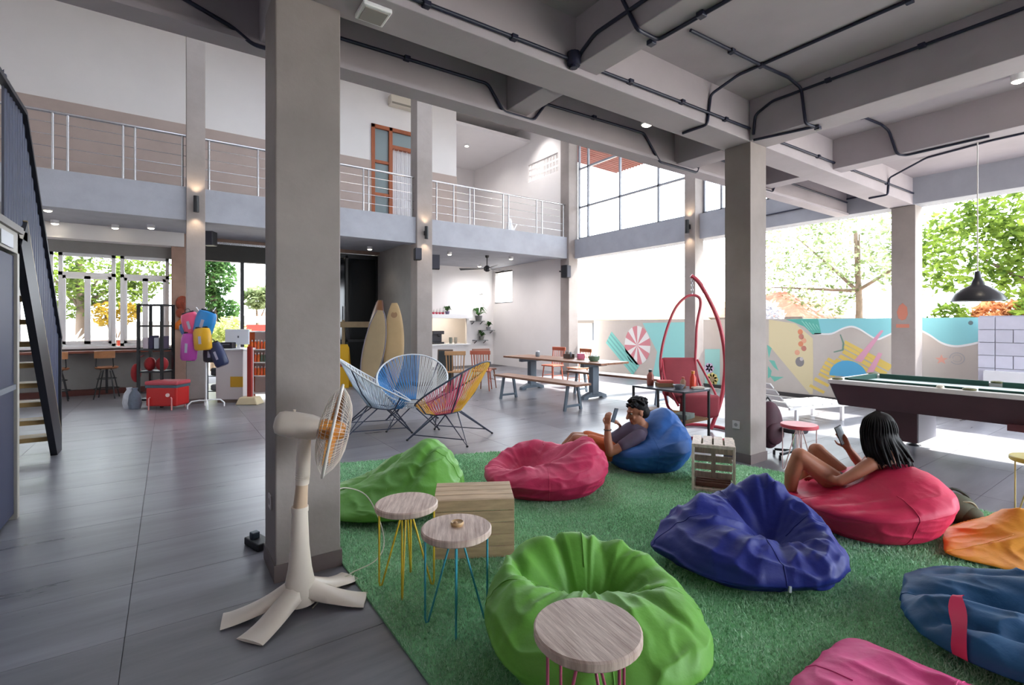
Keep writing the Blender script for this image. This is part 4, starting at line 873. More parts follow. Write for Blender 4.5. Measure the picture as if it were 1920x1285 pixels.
for k in range(3): MB().lathe([(.001,.03),(.025,.03),(.025,.12),(.012,.15),(.001,.15)], 10, Matrix.Translation((0,-.06+.06*k,0))).build('bottle', M('cond%d' % k, ('#6b7078','#a9a39c','#5f5148')[k], .4), cd, smooth=50)
x, y = tpos(.15,-.45); item('pink_box', 'small pink box standing on the long table', 'box', x, y, .755, MB().bx(-.07,-.09,0,.07,.09,.12), M('box_pink', '#c76a86', .6), bevel=.008)
x, y = tpos(-.05,-1.0); bk = thing('basket', 'green and white basket at the near end of the long table', 'basket', (x,y,.755)); MB().lathe([(.001,0),(.08,0),(.11,.1),(.115,.1),(.1,.02),(.001,.015)], 18).build('bowl', M('basket_green', '#5f7a62', .7), bk, smooth=40)
for k in range(5): MB().ball((.05*math.cos(k*1.3),.05*math.sin(k*1.3),.09), .035, 10, 7).build('roll', M('roll_white', '#cfd2cc', .7), bk, smooth=180)

# ---------------------------------------------------------------- bar hatch, plants and shelves at the back
for k in range(7):
    x = 7.1+k*.12; t = thing('red_cup', 'small red flower pot, %s from the left on the hatch ledge' % ('first','second','third','fourth','fifth','sixth','seventh')[k], 'pot', (x, 15.42, 1.84), 0, 'red pots on the hatch ledge')
    MB().lathe([(.001,0),(.035,0),(.05,.07),(.045,.07),(.001,.05)], 12).build('pot', M('pot_pink', '#c24a62', .6), t, smooth=40); MB().cap((0,0,.06),(.01,0,.16+.03*(k%3)),.012,.004,8).build('sprout', M('sprout', '#8a9a8a', .8), t, smooth=180)
def pot_plant(x, y, z, label, sz=1.0, hx='#5a5f66', seed=1):
    rnd = random.Random(seed); t = thing('potted_plant', label, 'plant', (x, y, z))
    MB().lathe([(.001,0),(.06*sz,0),(.08*sz,.11*sz),(.07*sz,.11*sz),(.001,.09*sz)], 14).build('pot', M('pot'+hx, hx, .7), t, smooth=40)
    for k in range(12):
        a = rnd.uniform(0, T2); l = rnd.uniform(.1,.22)*sz; h = rnd.uniform(.05,.2)*sz; w = .035*sz
        d = Vector((math.cos(a), math.sin(a), 0)); p = Vector((-d.y, d.x, 0)); b = Vector((0,0,.1*sz)); m1 = b+d*l*.55+Vector((0,0,h)); e = b+d*l+Vector((0,0,h*.5))
        MB().add([b, m1+p*w, e, m1-p*w, m1+Vector((0,0,.004))], [(0,1,4),(1,2,4),(2,3,4),(3,0,4)]).build('leaf', LD, t)
pot_plant(7.98, 15.4, 1.84, 'grey pot plant at the right end of the hatch ledge', 1.0, '#77708a', 3)
def wshelf(x0, x1, z, label):
    t = thing('wall_shelf', label, 'shelf', ((x0+x1)/2, 15.5, z)); h = (x1-x0)/2
    MB().bx(-h,-.12,-.03,h,.1,0).build('board', M('shelf_grey', '#7d7f80', .6), t); 
    for s in (-1,1): MB().bar((s*h*.7,.09,-.12),(s*h*.7,-.08,-.03),.02).build('bracket', BLACK, t)
wshelf(9.0, 9.5, 1.62, 'small grey wall shelf holding the trailing plant right of the bar hatch'); wshelf(9.35, 9.95, 1.28, 'small grey wall shelf in the middle of three right of the hatch'); wshelf(9.1, 9.65, .92, 'lowest small grey wall shelf right of the bar hatch')
pot_plant(9.2, 15.32, 1.62, 'bushy green trailing plant on the top shelf right of the hatch', 1.7, '#6a6a6a', 5); pot_plant(9.7, 15.45, 1.28, 'grey-green plant on the middle shelf right of the hatch', 1.1, '#8a8a90', 6); pot_plant(9.4, 15.45, .92, 'low green plant on the lowest shelf right of the hatch', 1.2, '#7a7a74', 7)
km = thing('coffee_machine', 'dark coffee machine in the bar hatch', 'coffee machine', (7.9, 16.1, .8)); MB().bx(-.22,-.2,0,.22,.2,.06).bx(-.22,.0,.06,.22,.2,.4).bx(-.22,-.2,.34,.22,.0,.46).build('body', M('machine_dark', '#4a4a50', .3, metal=.5), km, bevel=.015); MB().tube([(0,-.12,.34),(0,-.12,.28),(0,-.26,.26)], .02, 8).build('handle', BLACK, km)
item('hatch_counter', 'white counter behind the hatch opening', 'counter', 7.9, 16.15, 0, MB().bx(-.95,-.35,.74,.95,.35,.795).bx(-.9,-.3,0,.9,.3,.74), WHITEP, rz=0)
for k, (x, hx) in enumerate(((7.25,'#9a9ab4'),(7.42,'#7f86a2'),(8.4,'#8c948c'),(8.6,'#a8a49c'))):
    t = thing('glass_tumbler', ('leftmost','second left','second right','rightmost')[k]+' tumbler stack behind the bar hatch', 'glass', (x, 15.95, .80)); MB().lathe([(.001,0),(.05,0),(.065,.13),(.06,.22),(.055,.22),(.001,.05)], 12).build('body', M('tumb'+hx, hx, .2), t, smooth=40)
for k, (x, w_) in enumerate(((6.9,.1),(9.0,.08))):
    t = thing('wall_bulb', ('glowing bulb left above the bar hatch','glowing bulb right above the bar shelves')[k], 'wall lamp', (7.1+k*2.3, 15.5, 2.55-.05*k)); MB().ball((0,-.1,0), .06, 14, 10).build('bulb', LAMP_ON, t, smooth=180); MB().tube([(0,.1,.08),(0,-.1,.1),(0,-.1,.05)], .012, 6).build('bracket', BLACK, t)
# ---------------------------------------------------------------- artificial grass
RUG = [(.89,-1.2),(5.45,-1.2),(5.32,1.06),(5.02,2.72),(4.75,3.35),(4.3,3.95),(3.18,4.80),(2.72,4.97),(1.5,5.38),(.89,5.5)]
def grass_mat():
    m = bpy.data.materials.new('artificial_grass'); m.use_nodes = True; nt = m.node_tree; N = nt.nodes; L = nt.links; b = N['Principled BSDF']
    g = N.new('ShaderNodeNewGeometry'); n = N.new('ShaderNodeTexNoise'); n.inputs['Scale'].default_value = 60; n.inputs['Detail'].default_value = 3; L.new(g.outputs['Position'], n.inputs['Vector'])
    n2 = N.new('ShaderNodeTexNoise'); n2.inputs['Scale'].default_value = 2.2; L.new(g.outputs['Position'], n2.inputs['Vector'])
    a = N.new('ShaderNodeMath'); a.operation = 'MULTIPLY_ADD'; a.inputs[1].default_value = .45; L.new(n2.outputs[0], a.inputs[0]); L.new(n.outputs[0], a.inputs[2])
    r = N.new('ShaderNodeValToRGB'); L.new(a.outputs[0], r.inputs[0]); e = r.color_ramp.elements
    e[0].position = .52; e[0].color = lin('#83bd8b'); e[1].position = .95; e[1].color = lin('#cdeacf')
    L.new(r.outputs[0], b.inputs['Base Color']); b.inputs['Roughness'].default_value = .5; b.inputs['Specular IOR Level'].default_value = .35
    return m
GRASS = grass_mat()
rug = thing('grass_carpet', 'green artificial grass carpet under the beanbags', 'carpet')
MB().prism(RUG, .012, Matrix.Translation((0,0,.001))).build('backing', M('turf_backing', '#83bd8b', .9, nz=.3, ns=40), rug)
def in_poly(P, x, y):
    c = np.zeros(len(x), bool); k = len(P)
    for i in range(k):
        (x1, y1), (x2, y2) = P[i], P[(i+1) % k]
        if y1 != y2: c ^= ((y1 > y) != (y2 > y)) & (x < (x2-x1)*(y-y1)/(y2-y1)+x1)
    return c
rng = np.random.default_rng(4); NB = 420000
gx = rng.uniform(.89, 5.45, NB); gy = rng.uniform(-.6, 5.5, NB)
dd_ = gx*math.sin(YAW)+gy*math.cos(YAW); aa = gx*math.cos(YAW)-gy*math.sin(YAW)
ok = in_poly(RUG, gx, gy) & (dd_ > 1.0) & (np.abs(aa) < dd_*1.2+.2) & (rng.uniform(0, 1, NB) < np.clip(2.6/np.maximum(dd_, .1), .35, 1))
gx, gy = gx[ok], gy[ok]; k = len(gx); an = rng.uniform(0, T2, k); hh = rng.uniform(.012, .024, k); wd = rng.uniform(.0018, .003, k)*(1+.25*np.clip(np.hypot(gx, gy)-2, 0, 4)); lx = rng.normal(0, .009, k); ly = rng.normal(0, .009, k)
V = np.zeros((k, 3, 3)); V[:,0] = np.c_[gx-np.cos(an)*wd, gy-np.sin(an)*wd, np.full(k, .012)]; V[:,1] = np.c_[gx+np.cos(an)*wd, gy+np.sin(an)*wd, np.full(k, .012)]; V[:,2] = np.c_[gx+lx, gy+ly, .012+hh]
me = bpy.data.meshes.new('grass_blades'); me.vertices.add(3*k); me.vertices.foreach_set('co', V.reshape(-1)); me.loops.add(3*k); me.loops.foreach_set('vertex_index', np.arange(3*k)); me.polygons.add(k); me.polygons.foreach_set('loop_start', np.arange(0, 3*k, 3)); me.update(calc_edges=True); me.materials.append(GRASS)
go = bpy.data.objects.new('grass_blades', me); COL.objects.link(go); go.parent = rug; go['kind'] = 'stuff'
GZ = .012                                                            # things on the carpet stand on its backing

# ---------------------------------------------------------------- beanbags
def fabric(hx):
    return M('bag_cloth'+hx, hx, .58, nz=.08, ns=4, bump=.004, bs=26, spec=.4)
def bag(label, x, y, w, d, hf, hx, out=None, folds=(), seed=1, rz=RZ, zb=.38, e1=.62, plan=2.4, wr=.010, seams=(0,.25,.5,.75), base=.80, radial=(), name='beanbag'):
    """soft sack: hf(x,y) gives the height of the top over local plan, out(theta) scales the outline, folds are creases (x0,y0,x1,y1,depth,width)"""
    t = thing(name, label, 'beanbag', (x, y, GZ), rz)
    n, m = 208, 104; a, b = w/2, d/2; so = Vector((seed*7.3, seed*3.1, seed*1.7))
    P = []
    def pt(i, j):
        th = T2*i/n; ph = -PI/2+PI*j/m; c, s = math.cos(th), math.sin(th)
        k = (abs(c)**plan+abs(s)**plan)**(-1/plan)*(out(th) if out else 1)
        cr = abs(math.cos(ph))**(e1 if ph > 0 else .18)
        if ph < 0: cr *= base+(1-base)*(1-abs(math.sin(ph)))**.6 if j > 0 else 0
        px_, py_ = a*k*c*cr, b*k*s*cr; H_ = hf(px_, py_); zm = min(zb*H_, .34)
        if ph < 0: z = zm*(1-abs(math.sin(ph))**1.5) if True else 0
        else: z = zm+(H_-zm)*math.sin(ph)**.8
        q = Vector((px_, py_, z)); up = max(0, min(1, (ph+.5)/1.0))
        dz = 0
        for (x0, y0, x1, y1, dp, wd_) in folds:                      # creases / ridges across the top
            vx, vy = x1-x0, y1-y0; L2 = vx*vx+vy*vy; tt = max(0, min(1, ((px_-x0)*vx+(py_-y0)*vy)/L2)); ds = math.hypot(px_-x0-vx*tt, py_-y0-vy*tt)
            dz -= dp*math.exp(-abs(ds/wd_)**1.6)*(.35+.65*math.sin(PI*min(1, .15+tt*.85)))
        for (x0, y0, amp, fq, rr) in radial:                         # pleats fanning out from a hollow
            ang = math.atan2(py_-y0, px_-x0); rd = math.hypot(px_-x0, py_-y0)
            v = noise.noise(Vector((math.cos(ang)*fq, math.sin(ang)*fq, rd*1.2))+so)
            dz += amp*(1-abs(v)*2.2)*math.exp(-((rd-rr)/(rr*.75))**2)
        nn = noise.noise(q*4.5+so)*.5+noise.noise(q*9+so)*.3
        rg = -.3+1.5*max(0, 1-2.6*abs(noise.noise(Vector((q.x*3.2+.6*nn, q.y*3.2+.6*nn, q.z*11))+so*2)))**1.7
        rg2 = -.3+1.4*max(0, 1-2.6*abs(noise.noise(Vector((q.x*7+q.y*4, q.y*7-q.x*4, q.z*5+nn))+so*3)))**1.6
        disp = wr*(nn*1.5+rg*.9+rg2*.38)
        q.z += dz*up*min(1, q.z/.1) + disp*.7*up
        rv = Vector((px_, py_, 0))
        if rv.length > 1e-5 and q.z > .01: q += rv.normalized()*disp*(1-.6*up)*min(1, q.z/.08)
        if q.z < .002: q.z = .002
        return q
    vs = [pt(i, j) for j in range(1, m) for i in range(n)]
    mb = MB(); mb.v = [tuple(q) for q in vs]+[(0,0,.002), tuple(pt(0, m))]
    nb = len(vs)
    for j in range(m-2):
        for i in range(n): i2 = (i+1) % n; mb.f.append((j*n+i, j*n+i2, (j+1)*n+i2, (j+1)*n+i))
    mb.f += [(nb, (i+1) % n, i) for i in range(n)]+[((m-2)*n+i, (m-2)*n+(i+1) % n, nb+1) for i in range(n)]
    mb.build('cover', fabric(hx), t, smooth=180)
    for s in seams:                                                  # stitched seams over the cover
        i = int(n*s) % n
        MB().tube([vs[j*n+i] for j in range(8, m-10)], .0035, 5).build('seam', fabric(hx), t, smooth=180)
    t['vs'] = 0; del t['vs']
    return t
def G2(x, y, x0, y0, sx, sy=None): sy = sy or sx; return math.exp(-((x-x0)/sx)**2-((y-y0)/sy)**2)
GREEN, PINK, BLUE, ROYAL = '#5f9c38', '#c22a58', '#2459a0', '#15237a'
TEAL, MAG, YEL = '#1c527f', '#e0458a', '#e2952c'
# local frame: x to the image right, y away from the camera
bag('green beanbag sagging behind the stools and the lying crate', 1.52, 3.88, 1.14, .98,
    lambda x, y: .15+.32*G2(x, y, .36, .18, .26, .5)+.17*G2(x, y, .05, .2, .3, .4)-.04*G2(x, y, -.2, -.35, .3, .12), GREEN, folds=[(-.45,-.05,.3,.3,.035,.05),(-.35,.15,.25,.42,-.02,.05),(.15,-.3,.42,.3,.05,.045),(-.3,-.1,-.05,.3,-.025,.05)], seed=2, wr=.014)
bag('pink beanbag in the middle of the carpet behind the lying crate', 2.80, 3.49, 1.10, .96,
    lambda x, y: .26+.20*G2(x, y, .38, .0, .24, .36)+.11*G2(x, y, -.12, .36, .28, .14)-.15*G2(x, y, -.20, .06, .20, .18)-.04*G2(x, y, -.42, -.25, .2, .2), PINK, folds=[(-.15,-.14,.34,-.04,.05,.035),(.05,.04,.44,.18,.04,.035),(-.48,-.22,-.1,-.30,-.025,.04),(.2,-.2,.5,-.1,-.03,.04)], seed=3, wr=.016, radial=[(-.16,.04,.018,3.2,.3)], e1=.46, zb=.55, base=.86)
bag('light blue beanbag with the reclining man', 4.13, 3.46, .88, .92,
    lambda x, y: .30+.28*G2(x, y, .17, .06, .24, .36)-.13*G2(x, y, -.32, .1, .2, .3)+.07*G2(x, y, .36, .0, .15, .3), BLUE, folds=[(.05,-.3,.36,-.05,.035,.035),(-.35,-.25,.0,-.3,.02,.05)], seed=4, wr=.010, zb=.62, e1=.44, base=.86)
bag('royal blue crumpled beanbag in the centre of the carpet', 2.95, 1.69, 1.02, .94,
    lambda x, y: .25+.25*G2(x, y, .22, .34, .24, .2)+.10*G2(x, y, .40, .12, .14, .3)+.09*G2(x, y, -.22, .12, .16, .2)+.03*G2(x, y, -.2, -.2, .3, .12)-.16*G2(x, y, .16, -.02, .18, .2), ROYAL,
    folds=[(-.12,.18,.18,-.20,-.05,.05),(.1,.42,.14,.05,.05,.035),(.26,.40,.30,.05,-.03,.035),(-.32,.05,-.12,.28,-.04,.05),(.18,-.12,.42,-.16,.03,.05),(-.02,.30,.06,.0,.045,.04)], seed=5, wr=.022, radial=[(.16,0,.018,3.6,.28)], out=lambda th: 1+.12*math.exp(-((th-PI)/.28)**2)+.03*math.exp(-((th-5.9)/.3)**2))
bag('pink-red beanbag with the seated woman', 4.21, 1.50, .98, .98,
    lambda x, y: .27+.11*G2(x, y, .16, -.05, .26, .5)+.12*G2(x, y, .38, .0, .24, .4)-.10*G2(x, y, -.34, .24, .24, .3), '#cc2450', folds=[(-.5,-.15,.0,-.3,.02,.04),(-.45,-.3,.1,-.42,.015,.04)], seed=6, wr=.007, zb=.74, e1=.40, base=.86)
bag('bright green beanbag behind the pink-legged stool', 1.61, 1.66, .98, 1.0,
    lambda x, y: .25-.06*x+.13*G2(x, y, -.05, .40, .5, .14)+.05*G2(x, y, .40, .1, .14, .3)+.06*G2(x, y, -.40, .1, .13, .3)-.19*G2(x, y, .0, .16, .27, .11)+.05*G2(x, y, .12, -.22, .36, .2), '#66a23c',
    folds=[(-.25,.02,-.40,.36,.04,.03),(-.05,.12,-.16,.46,.035,.03),(.12,.12,.10,.48,.03,.035),(.25,.05,.46,.12,.04,.03),(-.22,.0,.3,.02,.03,.035),(.20,-.05,.42,-.32,.025,.03)], seed=7, wr=.014, e1=.52, zb=.5, radial=[(.0,.12,.022,4.2,.3)])
bag('orange-yellow half empty beanbag at the right edge', 4.59, .65, 1.14, .9,
    lambda x, y: .06+.17*G2(x, y, .05, .16, .36, .22)+.05*G2(x, y, .3, -.1, .3, .3), YEL, folds=[(-.45,.0,.4,-.12,-.025,.04),(-.1,.28,.1,-.05,-.02,.05)], seed=8, wr=.011, e1=1.0, plan=1.6, base=.6, out=lambda th: 1+.1*math.exp(-((th-PI*1.02)/.22)**2))
t8 = bag('slack dark blue beanbag with a pink strap at the lower right corner', 3.28, .41, 1.12, .94,
    lambda x, y: .17+.10*G2(x, y, .05, .28, .4, .2)+.04*G2(x, y, -.40, -.2, .2, .2)+.05*G2(x, y, .2, -.2, .3, .2)-.04*G2(x, y, -.1, .0, .3, .15), TEAL, folds=[(-.5,-.15,.3,-.10,-.03,.035),(-.5,-.28,.35,-.28,.04,.03),(-.5,.0,.2,.05,.035,.03),(-.4,.25,.4,.34,.03,.04)], seed=9, wr=.016, e1=.6, base=.75, plan=3, rz=RZ-R(35))
from mathutils.bvhtree import BVHTree
def on_surface(root, pts):
    """points (image-square metres from the root: right, away, up) dropped onto the cover of a beanbag, in the root's own frame"""
    cv = [c for c in root.children if c.name.startswith('cover')][0].data
    tr = BVHTree.FromPolygons([v.co for v in cv.vertices], [p.vertices for p in cv.polygons]); iv = Matrix.Rotation(RZ-root.rotation_euler.z, 3, 'Z'); out = []
    for p in pts:
        q = iv @ Vector(p); a, nrm, _, _ = tr.find_nearest(q); nrm = nrm if nrm.dot(a-Vector((0,0,a.z*.5))) > 0 else -nrm; out.append((a, nrm))
    return out, iv
line = spline([(-.34,.16,.4),(-.42,.06,.36),(-.49,-.02,.28),(-.55,-.08,.18),(-.60,-.13,.09),(-.61,-.14,.02)], 3)
m = MB(); rows = []
for w_ in (-1, 1):
    sp, iv = on_surface(t8, [Vector(p)+Vector((.034,-.02,0))*w_ for p in line]); q = [a+nrm*.010+Vector((0,0,.004)) for a, nrm in sp]
    for _ in range(4): q = [q[0]]+[(q[i-1]+q[i]*2+q[i+1])/4 for i in range(1, len(q)-1)]+[q[-1]]
    rows.append(q)
for a, b in zip(*rows):
    up_n = Vector((-.25,-.3,.6)).normalized()*.006; up_n = iv @ up_n
    m.v += [tuple(a), tuple(a+up_n), tuple(b), tuple(b+up_n)]
for k in range(len(line)-1): m.f += [(4*k,4*k+2,4*k+6,4*k+4),(4*k+1,4*k+5,4*k+7,4*k+3),(4*k,4*k+4,4*k+5,4*k+1),(4*k+2,4*k+3,4*k+7,4*k+6)]
m.build('strap', M('strap_pink', '#d8265a', .6), t8, smooth=60)
bag('flat magenta beanbag cover at the bottom edge', 2.21, .58, .84, .84,
    lambda x, y: .07+.03*G2(x, y, 0, 0, .4, .3), MAG, folds=[(.30,.28,.3,-.4,-.022,.03),(.12,.32,.08,-.35,-.022,.03),(-.08,.32,-.15,-.3,-.02,.03),(.3,.1,-.2,-.1,.015,.04)], seed=10, wr=.010, e1=.45, plan=9, base=.95, rz=RZ+R(36))
rt_ = bpy.data.objects['beanbag.003']
(tp, _n), = on_surface(rt_, [(.0,-.6,.06)])[0]
MB().box(tuple(tp+_n*.004), (.014,.012,.032)).build('label_tag', M('tag_white', '#b9c0cc', .6), rt_)

# ---------------------------------------------------------------- round stools
STOOLTOP = M('whitewashed_wood', '#e2cdc0', .55, nz=.35, ns=2.2, stretch=(26, 2.2, 2.2), bump=.0015, bs=6, hx2='#a98d80')
def stool(x, y, hx, label, r=.175, h=.49, rz=.2, top=None, z0=GZ, thick=.035):
    t = thing('round_stool', label, 'stool', (x, y, z0), rz); h -= z0
    MB().lathe([(.001,h-thick),(r-.006,h-thick),(r,h-thick+.006),(r,h-.006),(r-.006,h),(.001,h)], 40).build('top', top or STOOLTOP, t, smooth=40)
    m_ = M('leg'+hx, hx, .4)
    for k in range(4):
        a = k*PI/2; c, s = math.cos(a), math.sin(a); q = r*.88
        MB().tube([(q*c,q*s,h-thick)]+[(q*c,q*s,.03),(q*.97*c,q*.97*s,.008),(q*.9*c,q*.9*s,.012),(.02*c,.02*s,h-thick)], .0055, 7).build('leg', m_, t, smooth=60)
    return t
stool(1.11, 2.64, '#d8b52e', 'whitewashed round stool with yellow legs beside the near column', rz=RZ+.05)
stool(1.18, 2.18, '#3a96a8', 'whitewashed round stool with teal legs carrying a small dish', rz=RZ+.1)
stool(1.15, 1.21, '#b0506e', 'whitewashed round stool with pink legs before the bright green beanbag', rz=RZ+.5, r=.18)
stool(5.24, 2.44, '#c9a8a8', 'red-topped stool behind the second near column', rz=.3, top=M('stool_red', '#b83a48', .5), r=.17, z0=0)
stool(5.40, .78, '#c9b07a', 'olive-yellow stool at the right edge behind the orange beanbag', rz=.3+RZ, top=M('stool_olive', '#b9a548', .5), r=.17, z0=0)
dsh = thing('coaster_dish', 'small pale wooden dish on the teal-legged stool', 'dish', (1.19, 2.19, .49))
MB().lathe([(.001,0),(.028,0),(.034,.012),(.030,.02),(.022,.012),(.001,.010)], 20).build('bowl', M('dish_wood', '#c9a67a', .5), dsh, smooth=40); MB().ball((-.012,-.004,.016), (.012,.012,.008), 10, 6).build('pebble', M('pebble_brown', '#a5825c', .6), dsh, smooth=180)

# ---------------------------------------------------------------- crates
PALE = M('pale_crate_wood', '#b99c7c', .6, nz=.25, ns=3, stretch=(1.5,9,9), rand=.10); PALE2 = M('grey_crate_wood', '#dccdc0', .65, nz=.3, ns=4, stretch=(9,9,1.5), rand=.10)
cr = thing('wooden_crate', 'pale slatted wooden crate lying between the stools and the pink beanbag', 'crate', (1.68, 2.86, GZ), R(-29.5))
def plank(par, x0, y0, z0, x1, y1, z1, m): return MB().bx(x0,y0,z0,x1,y1,z1).build('slat', m, par, bevel=.003)
zt = .375
for k in range(5): plank(cr, -.255, -.18, .003+k*.075, .255, -.166, .003+k*.075+.071, PALE)     # closed bottom toward the camera
for k in range(4): 
    plank(cr, -.255, -.165+.086*k, zt-.013, .255, -.165+.086*k+.081, zt, PALE); plank(cr, -.255, -.165+.086*k, 0, .255, -.165+.086*k+.081, .013, PALE)
for s in (-.255, .243):
    for k in range(4): plank(cr, s, -.165, .02+k*.088, s+.012, .175, .02+k*.088+.08, PALE)
c2 = thing('wooden_crate', 'wooden crate standing with its open side forward beside the second column', 'crate', (4.10, 2.66, GZ), R(-57))
w2, d2, h2 = .18, .19, .42
for s in (-w2, w2-.02): MB().bx(s,-d2,0,s+.02,-d2+.03,h2).build('edge_post', PALE2, c2, bevel=.003)
for z in (0, h2-.03): MB().bx(-w2+.02,-d2,z,w2-.02,-d2+.03,z+.03).build('edge_bar', PALE2, c2, bevel=.003)
for k in range(4): plank(c2, -w2+.002+.091*k, -d2+.03, h2-.013, -w2+.077+.091*k, d2, h2, PALE2); plank(c2, -w2+.002+.091*k, -d2+.03, .0, -w2+.085+.091*k, d2, .013, PALE2)
for s in (-w2, w2-.012):
    for k in range(4): plank(c2, s, -d2+.03, .02+.1*k, s+.012, d2, .105+.1*k, PALE2)
for k in range(5): plank(c2, -w2+.014, d2-.012, .02+.078*k, w2-.014, d2, .08+.078*k, PALE2)
MB().bx(-.02,d2-.03,.014,.02,d2-.013,h2-.014).build('back_batten', PALE2, c2)
for k in range(3): MB().bx(-w2+.03,-.08+.07*k,.014,w2-.03,-.04+.07*k,.05).build('inner_block', M('crate_brown', '#7a5548', .7), c2)

# ---------------------------------------------------------------- standing fan in front of the near column
fn = thing('pedestal_fan', 'cream pedestal fan with orange blades beside the near column', 'fan', (.575, 2.80, 0), RZ)
FW = M('fan_cream', '#e4d6c8', .35, spec=.5); FO = M('fan_orange', '#d08a3a', .35)
for a, l in ((R(205), .36), (R(252), .33), (R(8), .34), (R(60), .34)):
    m = MB(); c, s = math.cos(a), math.sin(a); n = 12; k = 10
    for i in range(n+1):
        u = i/n; r = l*u; hw = .062+.018*u*u; zc = .085*(1-u)**1.7+.010; th = .075*(1-u)**1.3+.010
        for j in range(k): b = T2*j/k; o_ = hw*math.cos(b); m.v.append((r*c-o_*s, r*s+o_*c, max(.0015, zc+th*math.sin(b)*(1 if math.sin(b) > 0 else .45))))
    for i in range(n):
        for j in range(k): j2 = (j+1) % k; m.f.append((i*k+j, i*k+j2, (i+1)*k+j2, (i+1)*k+j))
    m.f += [tuple(range(k-1,-1,-1)), tuple(n*k+j for j in range(k))]; m.build('base_foot', FW, fn, smooth=70)
lean = -.028
MB().lathe([(.088,.03),(.086,.08),(.074,.13),(.060,.2),(.047,.32),(.042,.45),(.040,.50),(.043,.505),(.043,.53),(.001,.535)], 24).build('column', FW, fn, smooth=50)
MB().tube([(0,0,.5),(.002,0,.53),(.008,0,.60),(.012,0,.66)], [.03,.036,.032,.03], 14).build('lower_tube', M('fan_tan', '#c9ae94', .4), fn, smooth=60)
MB().tube([(.012,0,.65),(.016,0,.70),(.02,0,.80),(.022,0,.86),(.03,0,.90)], [.034,.036,.036,.034,.028], 14).build('neck', FW, fn, smooth=60)
for k in range(3): MB().lathe([(.034,0),(.037,.003),(.034,.006)], 16, Matrix.Translation((.014,0,.68+.012*k)), cap=False).build('collar_ring', FW, fn)
tl = R(12); yw = R(17)
HM = Matrix.Translation((.035,0,.955)) @ Matrix.Rotation(yw,4,'Z') @ Matrix.Rotation(R(90)+tl,4,'Y')      # local +z = blowing direction
MB().lathe([(.001,-.16),(.03,-.158),(.058,-.145),(.068,-.12),(.072,-.06),(.07,.02),(.062,.06),(.001,.065)], 24, HM, sx=.95).build('motor_housing', FW, fn, smooth=50)
MB().tube([(-.03,0,1.02),(-.028,0,1.045)], .008, 8).build('oscillation_knob', FW, fn); MB().box((.035,0,.905), (.05,.05,.04)).build('hinge', FW, fn, bevel=.008)
MB().tube([HM @ Vector((.03,.05,.0)), HM @ Vector((.045,.065,.01))], .006, 6).build('set_screw', BLACKP, fn)
RC = .245
def cage(sign, z0, z1):
    m = MB()
    for i in range(72):
        a = T2*i/72; pts_ = []
        for u in (0, .25, .5, .75, 1):
            r = .045+(RC-.045)*u; z = z0+(z1-z0)*(1-u**2.6); pts_.append(HM @ Vector((r*math.cos(a), r*math.sin(a), z)))
        m.tube(pts_, .0011, 4)
    for rr_, zz in ((.045, z1), (.14, z0+(z1-z0)*.75), (.2, z0+(z1-z0)*.42)): m.tube([HM @ Vector((rr_*math.cos(T2*i/40), rr_*math.sin(T2*i/40), zz)) for i in range(40)], .002, 5, True)
    return m
CW = M('cage_white', '#d9d2ca', .35)
zr = .135
o_ = cage(-1, zr, zr-.07).build('rear_cage', CW, fn); tag(o_, kind='stuff'); o_ = cage(1, zr, zr+.085).build('front_cage', CW, fn); tag(o_, kind='stuff')
MB().tube([HM @ Vector((RC*math.cos(T2*i/60), RC*math.sin(T2*i/60), zr)) for i in range(60)], .008, 8, True).build('cage_ring', CW, fn, smooth=60)
MB().lathe([(.001,zr+.086),(.045,zr+.086),(.045,zr+.08),(.001,zr+.08)], 20, HM).build('front_cap', CW, fn)
MB().lathe([(.001,.065),(.05,.065),(.055,.09),(.05,.18),(.03,.2),(.001,.2)], 20, HM).build('hub', FO, fn, smooth=50)
for k in range(3):
    a0 = k*T2/3+.5; m = MB(); nu, nv = 8, 6; th_ = .0015
    for lay in (0, 1):
        for i in range(nu+1):
            for j in range(nv+1):
                u, v = i/nu, j/nv; r = .045+.175*u; a = a0+(-.25+v*(1.0+.35*math.sin(PI*u)))*(.75+.25*u); m.v.append(tuple(HM @ Vector((r*math.cos(a), r*math.sin(a), .135+.05*(v-.5)*(1-.3*u)+lay*th_*2))))
    st_i = (nu+1)*(nv+1)
    for i in range(nu):
        for j in range(nv): q = i*(nv+1)+j; m.f += [(q, q+1, q+nv+2, q+nv+1), (st_i+q, st_i+q+nv+1, st_i+q+nv+2, st_i+q+1)]
    m.build('blade', FO, fn, smooth=60)
pts_ = spline([(.62,2.72,.012),(.75,2.86,.012),(.88,2.93,.03),(1.04,2.96,.05),(1.13,3.05,.10),(1.14,3.18,.22),(1.10,3.32,.34),(.98,3.36,.40),(.885,3.32,.40)], 6)
cab = MB().tube(pts_, .004, 6).build('power_cord', M('cord_pale', '#c9c4b4', .5), fn, smooth=60); cab.matrix_parent_inverse = fn.matrix_basis.inverted()
pg = MB().box((.89,3.32,.40), (.025,.035,.035)).build('plug', WHITEP, cab, bevel=.005)
def outlet(x, y, z, rz, label):
    t = thing('power_outlet', label, 'outlet', (x, y, z), rz, None); MB().bx(-.043,-.008,-.043,.043,0,.043).build('plate', M('outlet_white', '#cfc6c4', .4), t, bevel=.004); MB().lathe([(.001,0),(.02,0),(.02,.002),(.001,.002)], 16, Matrix.Translation((0,-.0082,0)) @ Matrix.Rotation(PI/2,4,'X')).build('socket', M('outlet_grey', '#9a9290', .5), t)
outlet(5.098, 3.03, .40, -PI/2, 'white power outlet on the left face of the second near column'); outlet(.508, 3.28, .43, -PI/2, 'white power outlet on the left face of the near column')
